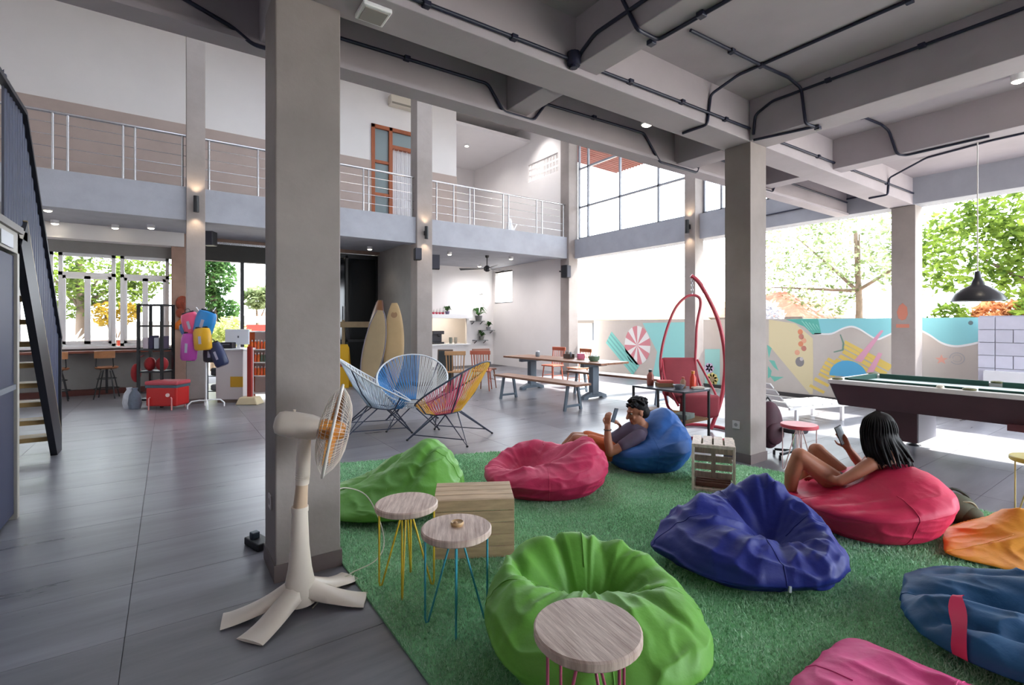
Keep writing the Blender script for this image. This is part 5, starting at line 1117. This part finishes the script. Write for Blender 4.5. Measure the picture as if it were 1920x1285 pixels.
ps = thing('power_strip', 'dark power strip with plugs lying behind the left side of the near column', 'power strip', (.50, 3.72, 0), .3)
MB().bx(-.05,-.10,.0,.05,.10,.05).build('body', BLACKP, ps, bevel=.008); MB().box((-.01,.03,.07), (.05,.05,.045)).build('plug', M('plug_teal', '#3c4c58', .5), ps, bevel=.006); MB().tube([(.02,-.08,.04),(.03,-.1,.15),(.035,-.1,.3)], .006, 6).build('lead', M('cord_yellow', '#b09a58', .5), ps)

# ---------------------------------------------------------------- pool table
pt_ = thing('pool_table', 'pool table with dark brown sides and pale top rails under the pendant lamp', 'pool table', (6.75, .2, 0))
PB = M('pool_brown', '#4a3238', .55, nz=.1, ns=3); PW = M('pool_rail', '#d8d4d2', .35); PGn = M('pool_cloth_glare', '#b9c8c6', .6)  # cloth colour is pale to stand in for sky glare
Lp, Wp = 2.58, 1.22
def apron(x0, y0, x1, y1, z0, z1, ins, mat, name):
    m = MB(); m.add([(x0+ins,y0+ins,z0),(x1-ins,y0+ins,z0),(x1-ins,y1-ins,z0),(x0+ins,y1-ins,z0),(x0,y0,z1),(x1,y0,z1),(x1,y1,z1),(x0,y1,z1)], [(3,2,1,0),(4,5,6,7),(0,1,5,4),(1,2,6,5),(2,3,7,6),(3,0,4,7)]); return m.build(name, mat, pt_)
apron(0, 0, Wp, Lp, .50, .765, .08, PB, 'body')
MB().add([(-.002,Lp+.004,.765),(Wp+.002,Lp+.004,.765),(Wp-.07,Lp-.07,.50),(.07,Lp-.07,.50)], [(0,1,2,3)]).build('end_panel', M('pool_end', '#8d8a92', .5), pt_)
rl = [(-.02,-.02,.10,Lp+.02),(Wp-.10,-.02,Wp+.02,Lp+.02),(.10,-.02,Wp-.10,.10),(.10,Lp-.10,Wp-.10,Lp+.02)]
for q in rl: MB().bx(q[0],q[1],.765,q[2],q[3],.815).build('rail', PW, pt_, bevel=.008)
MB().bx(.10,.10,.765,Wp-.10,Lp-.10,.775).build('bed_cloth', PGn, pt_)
for q in ((.10,.16,.14,Lp/2-.06),(.10,Lp/2+.06,.14,Lp-.16),(Wp-.14,.16,Wp-.10,Lp/2-.06),(Wp-.14,Lp/2+.06,Wp-.10,Lp-.16),(.16,.10,Wp-.16,.14),(.16,Lp-.14,Wp-.16,Lp-.10)): MB().bx(q[0],q[1],.775,q[2],q[3],.835).build('cushion', M('cushion_green', '#23483f', .9), pt_)
for x in (.06, Wp-.06):
    for y in (.06, Lp/2, Lp-.06): MB().lathe([(.035,.816),(.055,.816),(.058,.83),(.05,.836),(.035,.83)], 16, Matrix.Translation((x,y,0))).build('pocket_rim', M('pocket_olive', '#5a5a34', .6), pt_)
for y in (.45, 1.78):
    m = MB(); m.bx(.30,y,.13,.92,y+.42,.5); m.build('leg', M('pool_leg', '#8e8c94', .5), pt_, bevel=.01); MB().bx(.285,y+.01,.13,.30,y+.41,.5).build('leg_face', PB, pt_)
    for x in (.36,.84): MB().lathe([(.001,0),(.075,0),(.07,.012),(.03,.03),(.028,.13),(.001,.13)], 16, Matrix.Translation((x,y+.2,0))).build('levelling_foot', BLACK, pt_, smooth=50)
MB().bx(-.0,.80,.455,.12,1.0,.52).build('ball_return', M('pool_red', '#5a2a30', .5), pt_)
for k, (x, y, hx) in enumerate(((6.79,1.72,'#cfc9b8'),(6.80,.92,'#8f8d86'))):
    t = thing('chalk_cube', ('pale','grey')[k]+' chalk holder on the near rail of the pool table', 'chalk', (x, y, .816)); MB().lathe([(.001,0),(.035,0),(.035,.02),(.02,.03),(.001,.03)], 12).build('body', M('chalk'+hx, hx, .7), t, smooth=40)
# white bench seat behind the pool table
wb = thing('white_bench', 'white plastic lounge chair lying beyond the pool table end', 'bench', (8.2, 3.75, 0), R(75))
for k in range(6): MB().bx(-.28,-.62+.2*k,.26,.28,-.62+.2*k+.16,.285).build('slat', M('lounger_white', '#dcdcda', .5), wb)
for s in (-.27,.25): MB().bx(s,-.66,.22,s+.03,.6,.26).build('side_rail', WHITEP, wb)
for sx in (-.25,.25):
    for sy in (-.5,.45): MB().bx(sx-.02,sy-.02,0,sx+.02,sy+.02,.22).build('leg', WHITEP, wb)
m = MB()
for k in range(4): m.box((0,.66+.1*k,.30+.10*k), (.56,.1,.02), (R(45),0,0))
m.build('backrest', M('lounger_white', '#dcdcda'), wb)

# ---------------------------------------------------------------- red hanging chair
HR = M('hang_red', '#b23a4a', .4); HC = M('hang_cushion', '#8e3640', .8, nz=.1, ns=6)
hc = thing('hanging_chair', 'red hanging egg chair on a curved red stand', 'chair', (6.07, 4.18, 0), RZ)
MB().tube(spline([(-.09,0,2.18),(.02,.0,2.08),(.15,.0,1.86),(.27,.0,1.6),(.35,.0,1.3),(.385,.0,.95),(.36,.0,.62),(.30,.0,.35),(.20,.0,.08),(.18,.0,.03)], 6), .028, 10).build('stand_arc', HR, hc, smooth=60)
MB().tube([(.45*math.cos(T2*i/40), -.15+.5*math.sin(T2*i/40), .028) for i in range(40)], .026, 8, True).build('base_ring', HR, hc, smooth=60)
MB().tube([(.10,0,.30),(.18,0,.2),(.24,0,.22)], .022, 8).build('brace', HR, hc)
for k in range(7): MB().tube([(-.075+.012*math.cos(T2*i/8)*(k%2), .012*math.cos(T2*i/8)*((k+1)%2), 2.15-.035*k+.02*math.sin(T2*i/8)) for i in range(8)], .004, 5, True).build('chain_link', CHROME, hc)
# frame loop of the seat pod, opening toward the camera and left
MB().tube(spline([(-.50,0,.70),(-.52,0,.95),(-.49,0,1.2),(-.40,.02,1.5),(-.28,.04,1.75),(-.12,.05,1.895),(.02,.05,1.89),(.06,.05,1.78),(.01,.05,1.5),(-.005,.05,1.2),(-.01,.05,.9),(.06,.03,.62),(.13,.0,.42)], 6), .019, 8).build('pod_loop', HR, hc, smooth=60)
MB().tube(spline([(-.50,0,.70),(-.46,-.02,.5),(-.38,-.08,.30),(.0,-.10,.28),(.13,0,.42)], 5), .019, 8).build('pod_base', HR, hc, smooth=60)
def cushion(c, dx, dy, dz, rot, name):
    m = MB(); m.bx(-dx,-dy,-dz,dx,dy,dz); o = m.build(name, HC, hc, smooth=180); o.location = c; o.rotation_euler = rot
    b = o.modifiers.new('round', 'BEVEL'); b.width = min(dx,dy,dz)*.8; b.segments = 4; return o
cushion((-.235,.06,.76), .25, .06, .27, (R(-12),0,0), 'back_cushion'); cushion((-.16,-.16,.52), .26, .24, .06, (R(6),0,0), 'seat_cushion'); cushion((-.12,-.38,.42), .25, .045, .15, (R(8),0,R(-4)), 'front_cushion')
for s in (-1,1): MB().tube(spline([(-.235+.25*s,.05,1.0),(-.2+.29*s,-.08,.78),(-.17+.29*s,-.3,.58),(-.14+.26*s,-.4,.42)], 5), .016, 7).build('pod_side', HR, hc, smooth=60)
# ---------------------------------------------------------------- black side table with things on it
sd = thing('side_table', 'black metal side table before the hanging chair', 'table', (5.31, 4.06, 0))
for sx in (-.25,.25):
    for sy in (-.39,.39): MB().bx(sx-.012,sy-.012,0,sx+.012,sy+.012,.68).build('leg', BLACK, sd)
MB().bx(-.262,-.402,.665,.262,.402,.69).build('top', M('side_top', '#4a4e56', .4), sd, bevel=.003); MB().bx(-.25,-.39,.30,.25,.39,.325).build('lower_shelf', M('shelf_wood', '#8a6440', .6, nz=.2, ns=4), sd)
def bottle(name, label, cat, x, y, z, r, h, hx, cap_hx):
    t = thing(name, label, cat, (x, y, z)); MB().lathe([(.001,0),(r*.95,0),(r,.01),(r,h*.62),(r*.5,h*.8),(r*.45,h*.86),(.001,h*.86)], 16).build('body', M('btl'+hx, hx, .35), t, smooth=50); MB().lathe([(r*.55,h*.84),(r*.55,h),(.001,h)], 12).build('cap', M('btl'+cap_hx, cap_hx, .4), t)
bottle('sauce_bottle', 'reddish bottle with dark cap at the left end of the side table', 'bottle', 5.24, 4.32, .69, .045, .21, '#a0554a', '#35393c')
bottle('sauce_bottle', 'orange-red sauce bottle on the right half of the side table', 'bottle', 5.42, 3.80, .69, .04, .22, '#d8462c', '#e08a3a')
bottle('sauce_bottle', 'small tan jar beside the orange-red sauce bottle', 'bottle', 5.36, 3.90, .69, .035, .14, '#b08a70', '#c05a48')
item('book', 'brown book lying lowest on the side table', 'book', 5.30, 4.14, .69, MB().bx(-.1,-.08,0,.1,.08,.05), M('book_brown', '#8a6a4c', .7), 'books on the side table', bevel=.004); item('book', 'red and white book lying on top of the brown one', 'book', 5.30, 4.13, .74, MB().bx(-.09,-.07,0,.09,.07,.03), M('book_red', '#c2504c', .7), 'books on the side table', bevel=.004)
dk = thing('bowl', 'grey bowl in the middle of the side table', 'bowl', (5.22, 3.86, .69)); MB().lathe([(.001,0),(.04,0),(.075,.055),(.07,.055),(.001,.012)], 18).build('body', M('bowl_grey', '#8b8f9a', .4), dk, smooth=50); MB().ball((0,0,.04), (.05,.05,.02), 12, 6).build('contents', M('bowl_dark', '#3d4a44', .8), dk, smooth=180)
item('folded_cloth', 'folded pale cloth at the right end of the side table', 'cloth', 5.46, 3.74, .69, MB().bx(-.1,-.05,0,.06,.05,.03), M('cloth_pale', '#c8bcb0', .9), bevel=.012)
for k, (dx, dy, hx, h, l) in enumerate(((-.1,.22,'#9a7a68',.07,'brown'),(.0,.0,'#b08440',.05,'ochre'),(-.02,-.22,'#7d8a86',.06,'grey-green'))):
    item('magazine_stack', l+' stack of magazines on the lower shelf of the side table', 'magazines', 5.31+dx, 4.06+dy, .325, MB().bx(-.12,-.09,0,.12,.09,h), M('mag'+hx, hx, .7, nz=.3, ns=12), 'magazine stacks on the lower shelf', rz=.1*k, bevel=.003)
# ---------------------------------------------------------------- backpack on an office chair, khaki backpack
oc = thing('swivel_stool', 'black swivel stool with star base behind the second near column', 'stool', (5.72, 2.72, 0), .4)
for k in range(5):
    a = k*T2/5; MB().bar((0,0,.09),(.20*math.cos(a),.20*math.sin(a),.07),.035,.025).build('base_arm', BLACKP, oc); MB().lathe([(.03,-.012),(.03,.012)], 12, Matrix.Translation((.21*math.cos(a),.21*math.sin(a),.031)) @ Matrix.Rotation(PI/2,4,'X')).build('caster', BLACKP, oc)
MB().tube([(0,0,.09),(0,0,.30)], .02, 10).build('gas_post', CHROME, oc); MB().lathe([(.001,.30),(.13,.30),(.14,.32),(.13,.345),(.001,.345)], 18).build('seat', M('seat_dark', '#2b2730', .8), oc, smooth=50)
bp_ = thing('backpack', 'maroon backpack hanging from the chair behind the second near column', 'backpack', (5.64, 2.95, .09), RZ+.2)
MP = M('maroon_cloth', '#45212f', .7, nz=.3, ns=7)
MB().ball((0,0,.26), (.15,.11,.27), 20, 14).build('body', MP, bp_, smooth=180); MB().ball((0,-.09,.18), (.11,.05,.13), 16, 10).build('front_pocket', MP, bp_, smooth=180); MB().ball((.12,.0,.17), (.045,.06,.12), 12, 8).build('side_pocket', M('mauve_cloth', '#6e4a5c', .7), bp_, smooth=180)
for s in (-1,1): MB().tube(spline([(s*.07,.08,.48),(s*.08,.16,.4),(s*.09,.15,.2),(s*.08,.08,.06)], 4), .014, 6).build('shoulder_strap', MP, bp_)
MB().tube([(-.04,.03,.52),(0,.03,.57),(.04,.03,.52)], .01, 6).build('grab_handle', BLACKP, bp_)
kb = thing('backpack', 'khaki backpack lying behind the pink-red beanbag', 'backpack', (4.86, 1.16, GZ), RZ); kb.scale = (.8, .8, .85)
KH = M('khaki_cloth', '#4a4a36', .8, nz=.3, ns=8); MB().ball((0,0,.12), (.2,.16,.13), 20, 12).build('body', KH, kb, smooth=180); MB().ball((.06,-.12,.09), (.11,.07,.08), 14, 9).build('front_pocket', KH, kb, smooth=180)
MB().tube(spline([(-.1,.05,.22),(.02,.02,.28),(.14,0,.22),(.2,-.02,.1)], 5), .014, 6).build('shoulder_strap', M('khaki_strap', '#2f3028', .8), kb); MB().tube(spline([(-.05,-.1,.2),(.08,-.12,.2),(.19,-.1,.06)], 5), .008, 6).build('zip', M('khaki_zip', '#8c8a74', .5), kb)
# ---------------------------------------------------------------- people
SKIN = M('tanned_skin', '#b0755a', .5, nz=.06, ns=9, spec=.4); SKIN2 = M('warm_skin', '#a06a50', .5, nz=.06, ns=9, spec=.4)
HAIRM = M('dark_hair', '#0d0b10', .6, nz=.4, ns=30, stretch=(8,8,1), spec=.25); HAIRB = M('black_brown_hair', '#140e11', .6, nz=.4, ns=26, stretch=(9,9,1), spec=.25, hx2='#080608')
def remesh(mb, name, mat, parent, vox=.008, it=4, fac=.5):
    o = mb.build(name, mat, parent); r = o.modifiers.new('r', 'REMESH'); r.mode = 'VOXEL'; r.voxel_size = vox; r.use_smooth_shade = True
    s = o.modifiers.new('s', 'SMOOTH'); s.iterations = it; s.factor = fac
    dg = bpy.context.evaluated_depsgraph_get(); me = bpy.data.meshes.new_from_object(o.evaluated_get(dg)); o.modifiers.clear(); o.data = me; me.shade_smooth()
    if not me.materials: me.materials.append(mat)
    return o
def limb(m, pts, rs):
    for i in range(len(pts)-1): m.cap(pts[i], pts[i+1], rs[i], rs[i+1])
def hand(m, wrist, dirv, palmn, curl=.9, s=1.0, thumb_side=1):
    """palm plus four unequal curled fingers and a thumb; dirv along the hand, palmn out of the palm"""
    d = Vector(dirv).normalized(); n = Vector(palmn); n = (n-d*n.dot(d)).normalized(); x = d.cross(n)*thumb_side; w = Vector(wrist)
    k = w+d*.085*s
    for a in (-.026,-.009,.009,.026): m.cap(w+x*a*.7*s, k+x*a*s, .014*s, .0105*s, 10)
    for a, l in ((-.028,.062),(-.0095,.076),(.0095,.072),(.028,.056)):
        p = k+x*-a*s; dr = d.copy(); ln = l*s/2.4; r = .0085*s
        for seg in range(3):
            dr = (Matrix.Rotation(0,3,'X') @ dr); ang = curl*(.45 if seg == 0 else .8); dr = (dr*math.cos(ang)+n*math.sin(ang)).normalized()
            q = p+dr*ln; m.cap(p, q, r, r*.92, 10); p = q; r *= .92; ln *= .85
            # keep curling in the same sense
            nn = (n-dr*n.dot(dr)); 
            if nn.length > .05: n2 = nn.normalized()
    p = w+d*.028*s+x*.028*s; q = p+(d*.6+x*.65+n*.45).normalized()*.042*s; m.cap(p, q, .0125*s, .010*s, 10); m.cap(q, q+(d*.75+x*.05+n*.65).normalized()*.034*s, .010*s, .0082*s, 10)
def head(m, c, f, up, s=1.0):
    """skull, jaw, nose, lips, brow, ears around c; f = facing, up = crown"""
    f = Vector(f).normalized(); up = Vector(up); up = (up-f*up.dot(f)).normalized(); r = f.cross(up)
    c = Vector(c); P = lambda a, b, g: c+(r*a+f*b+up*g)*s
    Rm = Matrix((r, f, up)).transposed().to_euler()
    m.ball(P(0,-.012,.03), (.074*s,.092*s,.082*s), 20, 14, Rm); m.ball(P(0,.022,-.035), (.058*s,.066*s,.075*s), 18, 12, Rm); m.ball(P(0,.058,-.088), (.03*s,.03*s,.022*s), 14, 10, Rm)
    m.cap(P(0,.088,.010), P(0,.110,-.03), .010*s, .014*s, 10); 
    for q in (-1,1): m.ball(P(q*.012,.094,-.033), .010*s, 10, 8); m.ball(P(q*.074,-.008,-.01), (.011*s,.02*s,.03*s), 12, 8, Rm); m.cap(P(q*.012,.084,.026), P(q*.045,.07,.026), .010*s, .008*s, 8); m.ball(P(q*.036,.062,-.028), .022*s, 10, 8)
    m.cap(P(-.018,.083,-.058), P(.018,.083,-.058), .0075*s, .0075*s, 8); m.cap(P(-.015,.081,-.068), P(.015,.081,-.068), .008*s, .008*s, 8)
    return P, Rm
def eyes(P, Rm, par, s=1.0):
    for q in (-1,1):
        e = MB().ball(P(q*.031,.069,.006), .0100*s, 12, 8).build('eye', M('eye_white', '#9c938c', .2), par, smooth=180); MB().ball(P(q*.031,.0765,.003), .0068*s, 10, 6).build('iris', M('eye_dark', '#1d120d', .2), e, smooth=180)
def phone(c, xdir, updir, label, hx='#8f9aa2', w=.072, h=.148):
    u = Vector(updir).normalized(); x = Vector(xdir); x = (x-u*x.dot(u)).normalized(); n = x.cross(u)
    t = bpy.data.objects.new('smartphone', None); COL.objects.link(t); t.matrix_world = Matrix(((x.x,u.x,n.x,c[0]),(x.y,u.y,n.y,c[1]),(x.z,u.z,n.z,c[2]),(0,0,0,1))); tag(t, label, 'phone')
    MB().bx(-w/2,-h/2,-.004,w/2,h/2,.004).build('case', M('phone_dark', '#23252b', .35), t, bevel=.004); MB().bx(-w/2+.004,-h/2+.008,.004,w/2-.004,h/2-.008,.0048).build('screen', M('screen'+hx, hx, .15), t)
    MB().lathe([(.001,-.0055),(.009,-.0055),(.009,-.004)], 10, Matrix.Translation((-w*.3,h*.38,0))).build('camera_lens', BLACKP, t)
def to_world(o, v): return o.matrix_basis @ Vector(v)

# ---- woman seated in the pink-red beanbag: local x = image right, y = away, z up
OW = (4.36, 1.50)
wn = thing('person', 'woman with dark shoulder-length hair sitting in the pink-red beanbag looking at a phone', 'person', (OW[0], OW[1], 0), RZ)

m = MB()
limb(m, [(-.03,.12,.19),(.05,.08,.30),(.09,.04,.41),(.085,.03,.47)], [.13,.115,.125,.10])        # trunk leaning back into the sack
m.ball((-.03,.15,.19), (.14,.13,.11), 16, 10); m.ball((.085,.03,.455), (.15,.085,.06), 18, 10, (0,-.12,.5))
limb(m, [(.075,.03,.48),(.07,.035,.575)], [.052,.046])
limb(m, [(-.055,-.045,.455),(-.17,-.05,.385),(-.275,-.035,.325)], [.052,.043,.037]); limb(m, [(-.275,-.035,.325),(-.30,.06,.31),(-.315,.135,.30)], [.037,.034,.024])
limb(m, [(.215,.115,.42),(.16,.20,.36),(.095,.235,.345)], [.052,.044,.037]); limb(m, [(.095,.235,.345),(.03,.24,.43),(-.035,.23,.51)], [.037,.035,.025])
limb(m, [(-.09,.10,.18),(-.29,.12,.33),(-.475,.13,.475)], [.098,.082,.060]); limb(m, [(-.475,.13,.475),(-.505,.18,.32),(-.50,.24,.085)], [.058,.056,.037])
limb(m, [(-.50,.25,.07),(-.56,.31,.04),(-.61,.37,.03)], [.04,.036,.024])
limb(m, [(.0,.20,.18),(-.11,.29,.325),(-.205,.36,.455)], [.096,.080,.060]); limb(m, [(-.195,.36,.455),(-.25,.42,.29),(-.25,.47,.085)], [.058,.056,.037])
limb(m, [(-.25,.48,.07),(-.30,.54,.04),(-.34,.60,.03)], [.04,.036,.024])
P, Rm = head(m, (.062,.04,.69), (-.66,.66,-.34), (-.1,.12,1))
hand(m, (-.315,.135,.30), (-.25,.9,-.25), (-.3,0,-1), .35, .92, -1)
hand(m, (-.035,.23,.51), (-.45,.0,.9), (.0,.55,.3), .95, .92, 1)
remesh(m, 'body', SKIN, wn, .0075, 5)
eyes(P, Rm, wn)
m = MB(); limb(m, [(-.03,.12,.19),(.05,.08,.30),(.09,.038,.40)], [.137,.122,.130]); m.ball((.088,.03,.425), (.125,.092,.04), 18, 10, (0,-.12,.5))
for q in (-1,1): m.tube([(.085+q*.075,-.055+q*.03,.43),(.085+q*.07,.02+q*.04,.525),(.08+q*.06,.11+q*.04,.45)], .010, 6)
remesh(m, 'tank_top', M('maroon_top', '#5a2030', .8), wn, .009, 3)
m = MB(); m.ball((-.03,.15,.19), (.148,.138,.117), 16, 10); limb(m, [(-.09,.10,.18),(-.20,.11,.265)], [.106,.095]); limb(m, [(.0,.20,.18),(-.06,.25,.26)], [.104,.093])
remesh(m, 'shorts', M('dark_shorts', '#3a3038', .8), wn, .010, 3)
m = MB(); rnd = random.Random(5)
m.ball(P(0,-.022,.045), (.092,.108,.093), 20, 14, Rm)
f_ = Vector((-.66,.66,-.34)).normalized(); side = f_.cross(Vector((0,0,1))).normalized(); back = -Vector((f_.x,f_.y,0)).normalized()
for k in range(64):
    a = -2.45+4.9*k/63; d = (back*math.cos(a)+side*math.sin(a)); p0 = Vector((.062,.04,.69))+Vector((0,0,.128))+d*.012; w_ = .92 if abs(a) > 1.5 else 1.0
    pm = Vector((.062,.04,.69))+Vector((0,0,.085))+d*.085*w_; p1 = Vector((.062,.04,.66))+d*.118*w_; j_ = Vector((rnd.uniform(-.02,.02), rnd.uniform(-.02,.02), 0)); p2 = Vector((.07,.02,.565))+d*.138*w_+j_+Vector((.012,0,0)); p3 = Vector((.10,-.01,.475+rnd.uniform(-.02,.03)))+d*.132*w_+j_*1.6
    q_ = spline([p0,pm,p1,p2,p3], 4); m.tube(q_, [.020-.012*i/(len(q_)-1) for i in range(len(q_))], 7)
remesh(m, 'hair', HAIRB, wn, .006, 2, .4)
for k in range(34):
    a = -2.4+4.8*k/33+rnd.uniform(-.05,.05); d = (back*math.cos(a)+side*math.sin(a)); base_ = Vector((.062,.04,.66))
    q_ = spline([base_+Vector((0,0,.172))+d*.012, base_+Vector((0,0,.125))+d*.092, base_+Vector((0,0,.06))+d*.122, base_+d*.128, Vector((.075,.015,.56))+d*.148+Vector((rnd.uniform(-.012,.012),0,0)), Vector((.11,-.015,.45+rnd.uniform(-.025,.03)))+d*.142], 4)
    if k == 0: hm = MB()
    hm.tube(q_, [.0075-.005*i/(len(q_)-1) for i in range(len(q_))], 5)
tag(hm.build('hair_strands', HAIRB, wn, smooth=180), kind='stuff')
wm = wn.matrix_basis
R3 = Matrix.Rotation(RZ, 3, 'Z')
pc = wm @ Vector((-.085,.235,.61)); phone(pc, R3 @ Vector((.93,.33,.25)), R3 @ Vector((-.32,.10,.9)), 'smartphone held up by the seated woman', '#98a3aa', .075, .15)

# ---- man reclining on the light blue beanbag
mn = thing('person', 'man with short dark hair reclining on the light blue beanbag with a phone', 'person', (4.15, 3.49, 0), RZ)
m = MB()
limb(m, [(-.40,-.09,.215),(-.28,-.085,.26),(-.14,-.08,.34),(-.06,-.07,.40)], [.12,.125,.135,.10]); m.ball((-.10,-.07,.37), (.10,.20,.075), 18, 10, (0,-.5,0))
limb(m, [(-.05,-.08,.41),(-.095,-.105,.51)], [.062,.056])
limb(m, [(-.13,-.25,.37),(-.29,-.30,.285),(-.435,-.325,.225)], [.062,.052,.044]); limb(m, [(-.435,-.325,.225),(-.455,-.31,.34),(-.455,-.285,.475)], [.044,.042,.028])
limb(m, [(-.09,.11,.35),(-.19,.12,.25),(-.30,.05,.23)], [.062,.052,.044]); limb(m, [(-.30,.05,.23),(-.275,.02,.32),(-.255,-.01,.40)], [.044,.042,.028])
limb(m, [(-.41,-.16,.20),(-.58,-.17,.27),(-.75,-.17,.315)], [.10,.085,.062]); limb(m, [(-.75,-.17,.315),(-.84,-.12,.20),(-.92,-.06,.07)], [.06,.056,.04]); limb(m, [(-.92,-.06,.07),(-1.03,-.03,.06)], [.042,.03])
limb(m, [(-.41,.0,.20),(-.58,.04,.26),(-.74,.05,.285)], [.10,.085,.062]); limb(m, [(-.74,.05,.285),(-.83,.09,.18),(-.91,.13,.07)], [.06,.056,.04]); limb(m, [(-.91,.13,.07),(-1.02,.16,.06)], [.042,.03])
P, Rm = head(m, (-.115,-.115,.59), (-.93,-.14,-.26), (-.25,0,.95), 1.1)
hand(m, (-.455,-.285,.475), (.05,.12,1), (.55,.75,.0), .8, 1.0, 1); hand(m, (-.255,-.01,.40), (-.45,-.45,.75), (-.6,-.2,.1), .85, 1.0, -1)
remesh(m, 'body', SKIN2, mn, .0062, 4); eyes(P, Rm, mn, 1.08)
m = MB(); limb(m, [(-.37,-.09,.225),(-.28,-.085,.265),(-.14,-.08,.345),(-.075,-.07,.385)], [.128,.133,.143,.105]); m.ball((-.10,-.07,.365), (.108,.208,.08), 18, 10, (0,-.5,0)); limb(m, [(-.13,-.25,.37),(-.30,-.302,.28)], [.072,.066]); limb(m, [(-.09,.11,.35),(-.19,.12,.26)], [.072,.064])
remesh(m, 'shirt', M('purple_grey_shirt', '#54485c', .85, nz=.1, ns=8), mn, .010, 3)
m = MB(); m.ball((-.42,-.09,.205), (.13,.16,.115), 16, 10); limb(m, [(-.41,-.16,.20),(-.60,-.17,.27)], [.112,.10]); limb(m, [(-.41,.0,.20),(-.60,.05,.26)], [.112,.10])
remesh(m, 'shorts', M('orange_shorts', '#b8582a', .8), mn, .010, 3)
m = MB(); m.ball(P(0,-.028,.048), (.088,.10,.085), 20, 14, Rm); m.ball(P(0,-.06,-.01), (.078,.066,.08), 16, 10, Rm); rnd = random.Random(8)
for k in range(90):
    a, b = rnd.uniform(0,T2), rnd.uniform(.05,1.35); x_, y_, z_ = .088*math.sin(b)*math.cos(a), -.028+.10*math.sin(b)*math.sin(a), .048+.085*math.cos(b)
    if y_ > .055 and z_ < .07: continue
    m.cap(P(x_,y_,z_), P(x_*1.12+rnd.uniform(-.01,.01),y_*1.1+.012,z_+.014), .016, .006, 7)
remesh(m, 'hair', HAIRM, mn, .006, 1, .4)
MB().tube([Vector((-.456,-.305,.445))+Vector((.034*math.cos(T2*i/20), .034*math.sin(T2*i/20), 0)) for i in range(20)], .006, 6, True).build('bracelet', M('bracelet_dark', '#3a2420', .6), mn)
pc = mn.matrix_basis @ Vector((-.36,-.17,.565)); phone(pc, R3 @ Vector((.70,.70,0)), R3 @ Vector((.28,.0,.95)), 'dark smartphone held by the reclining man', '#5a6470', .072, .15)
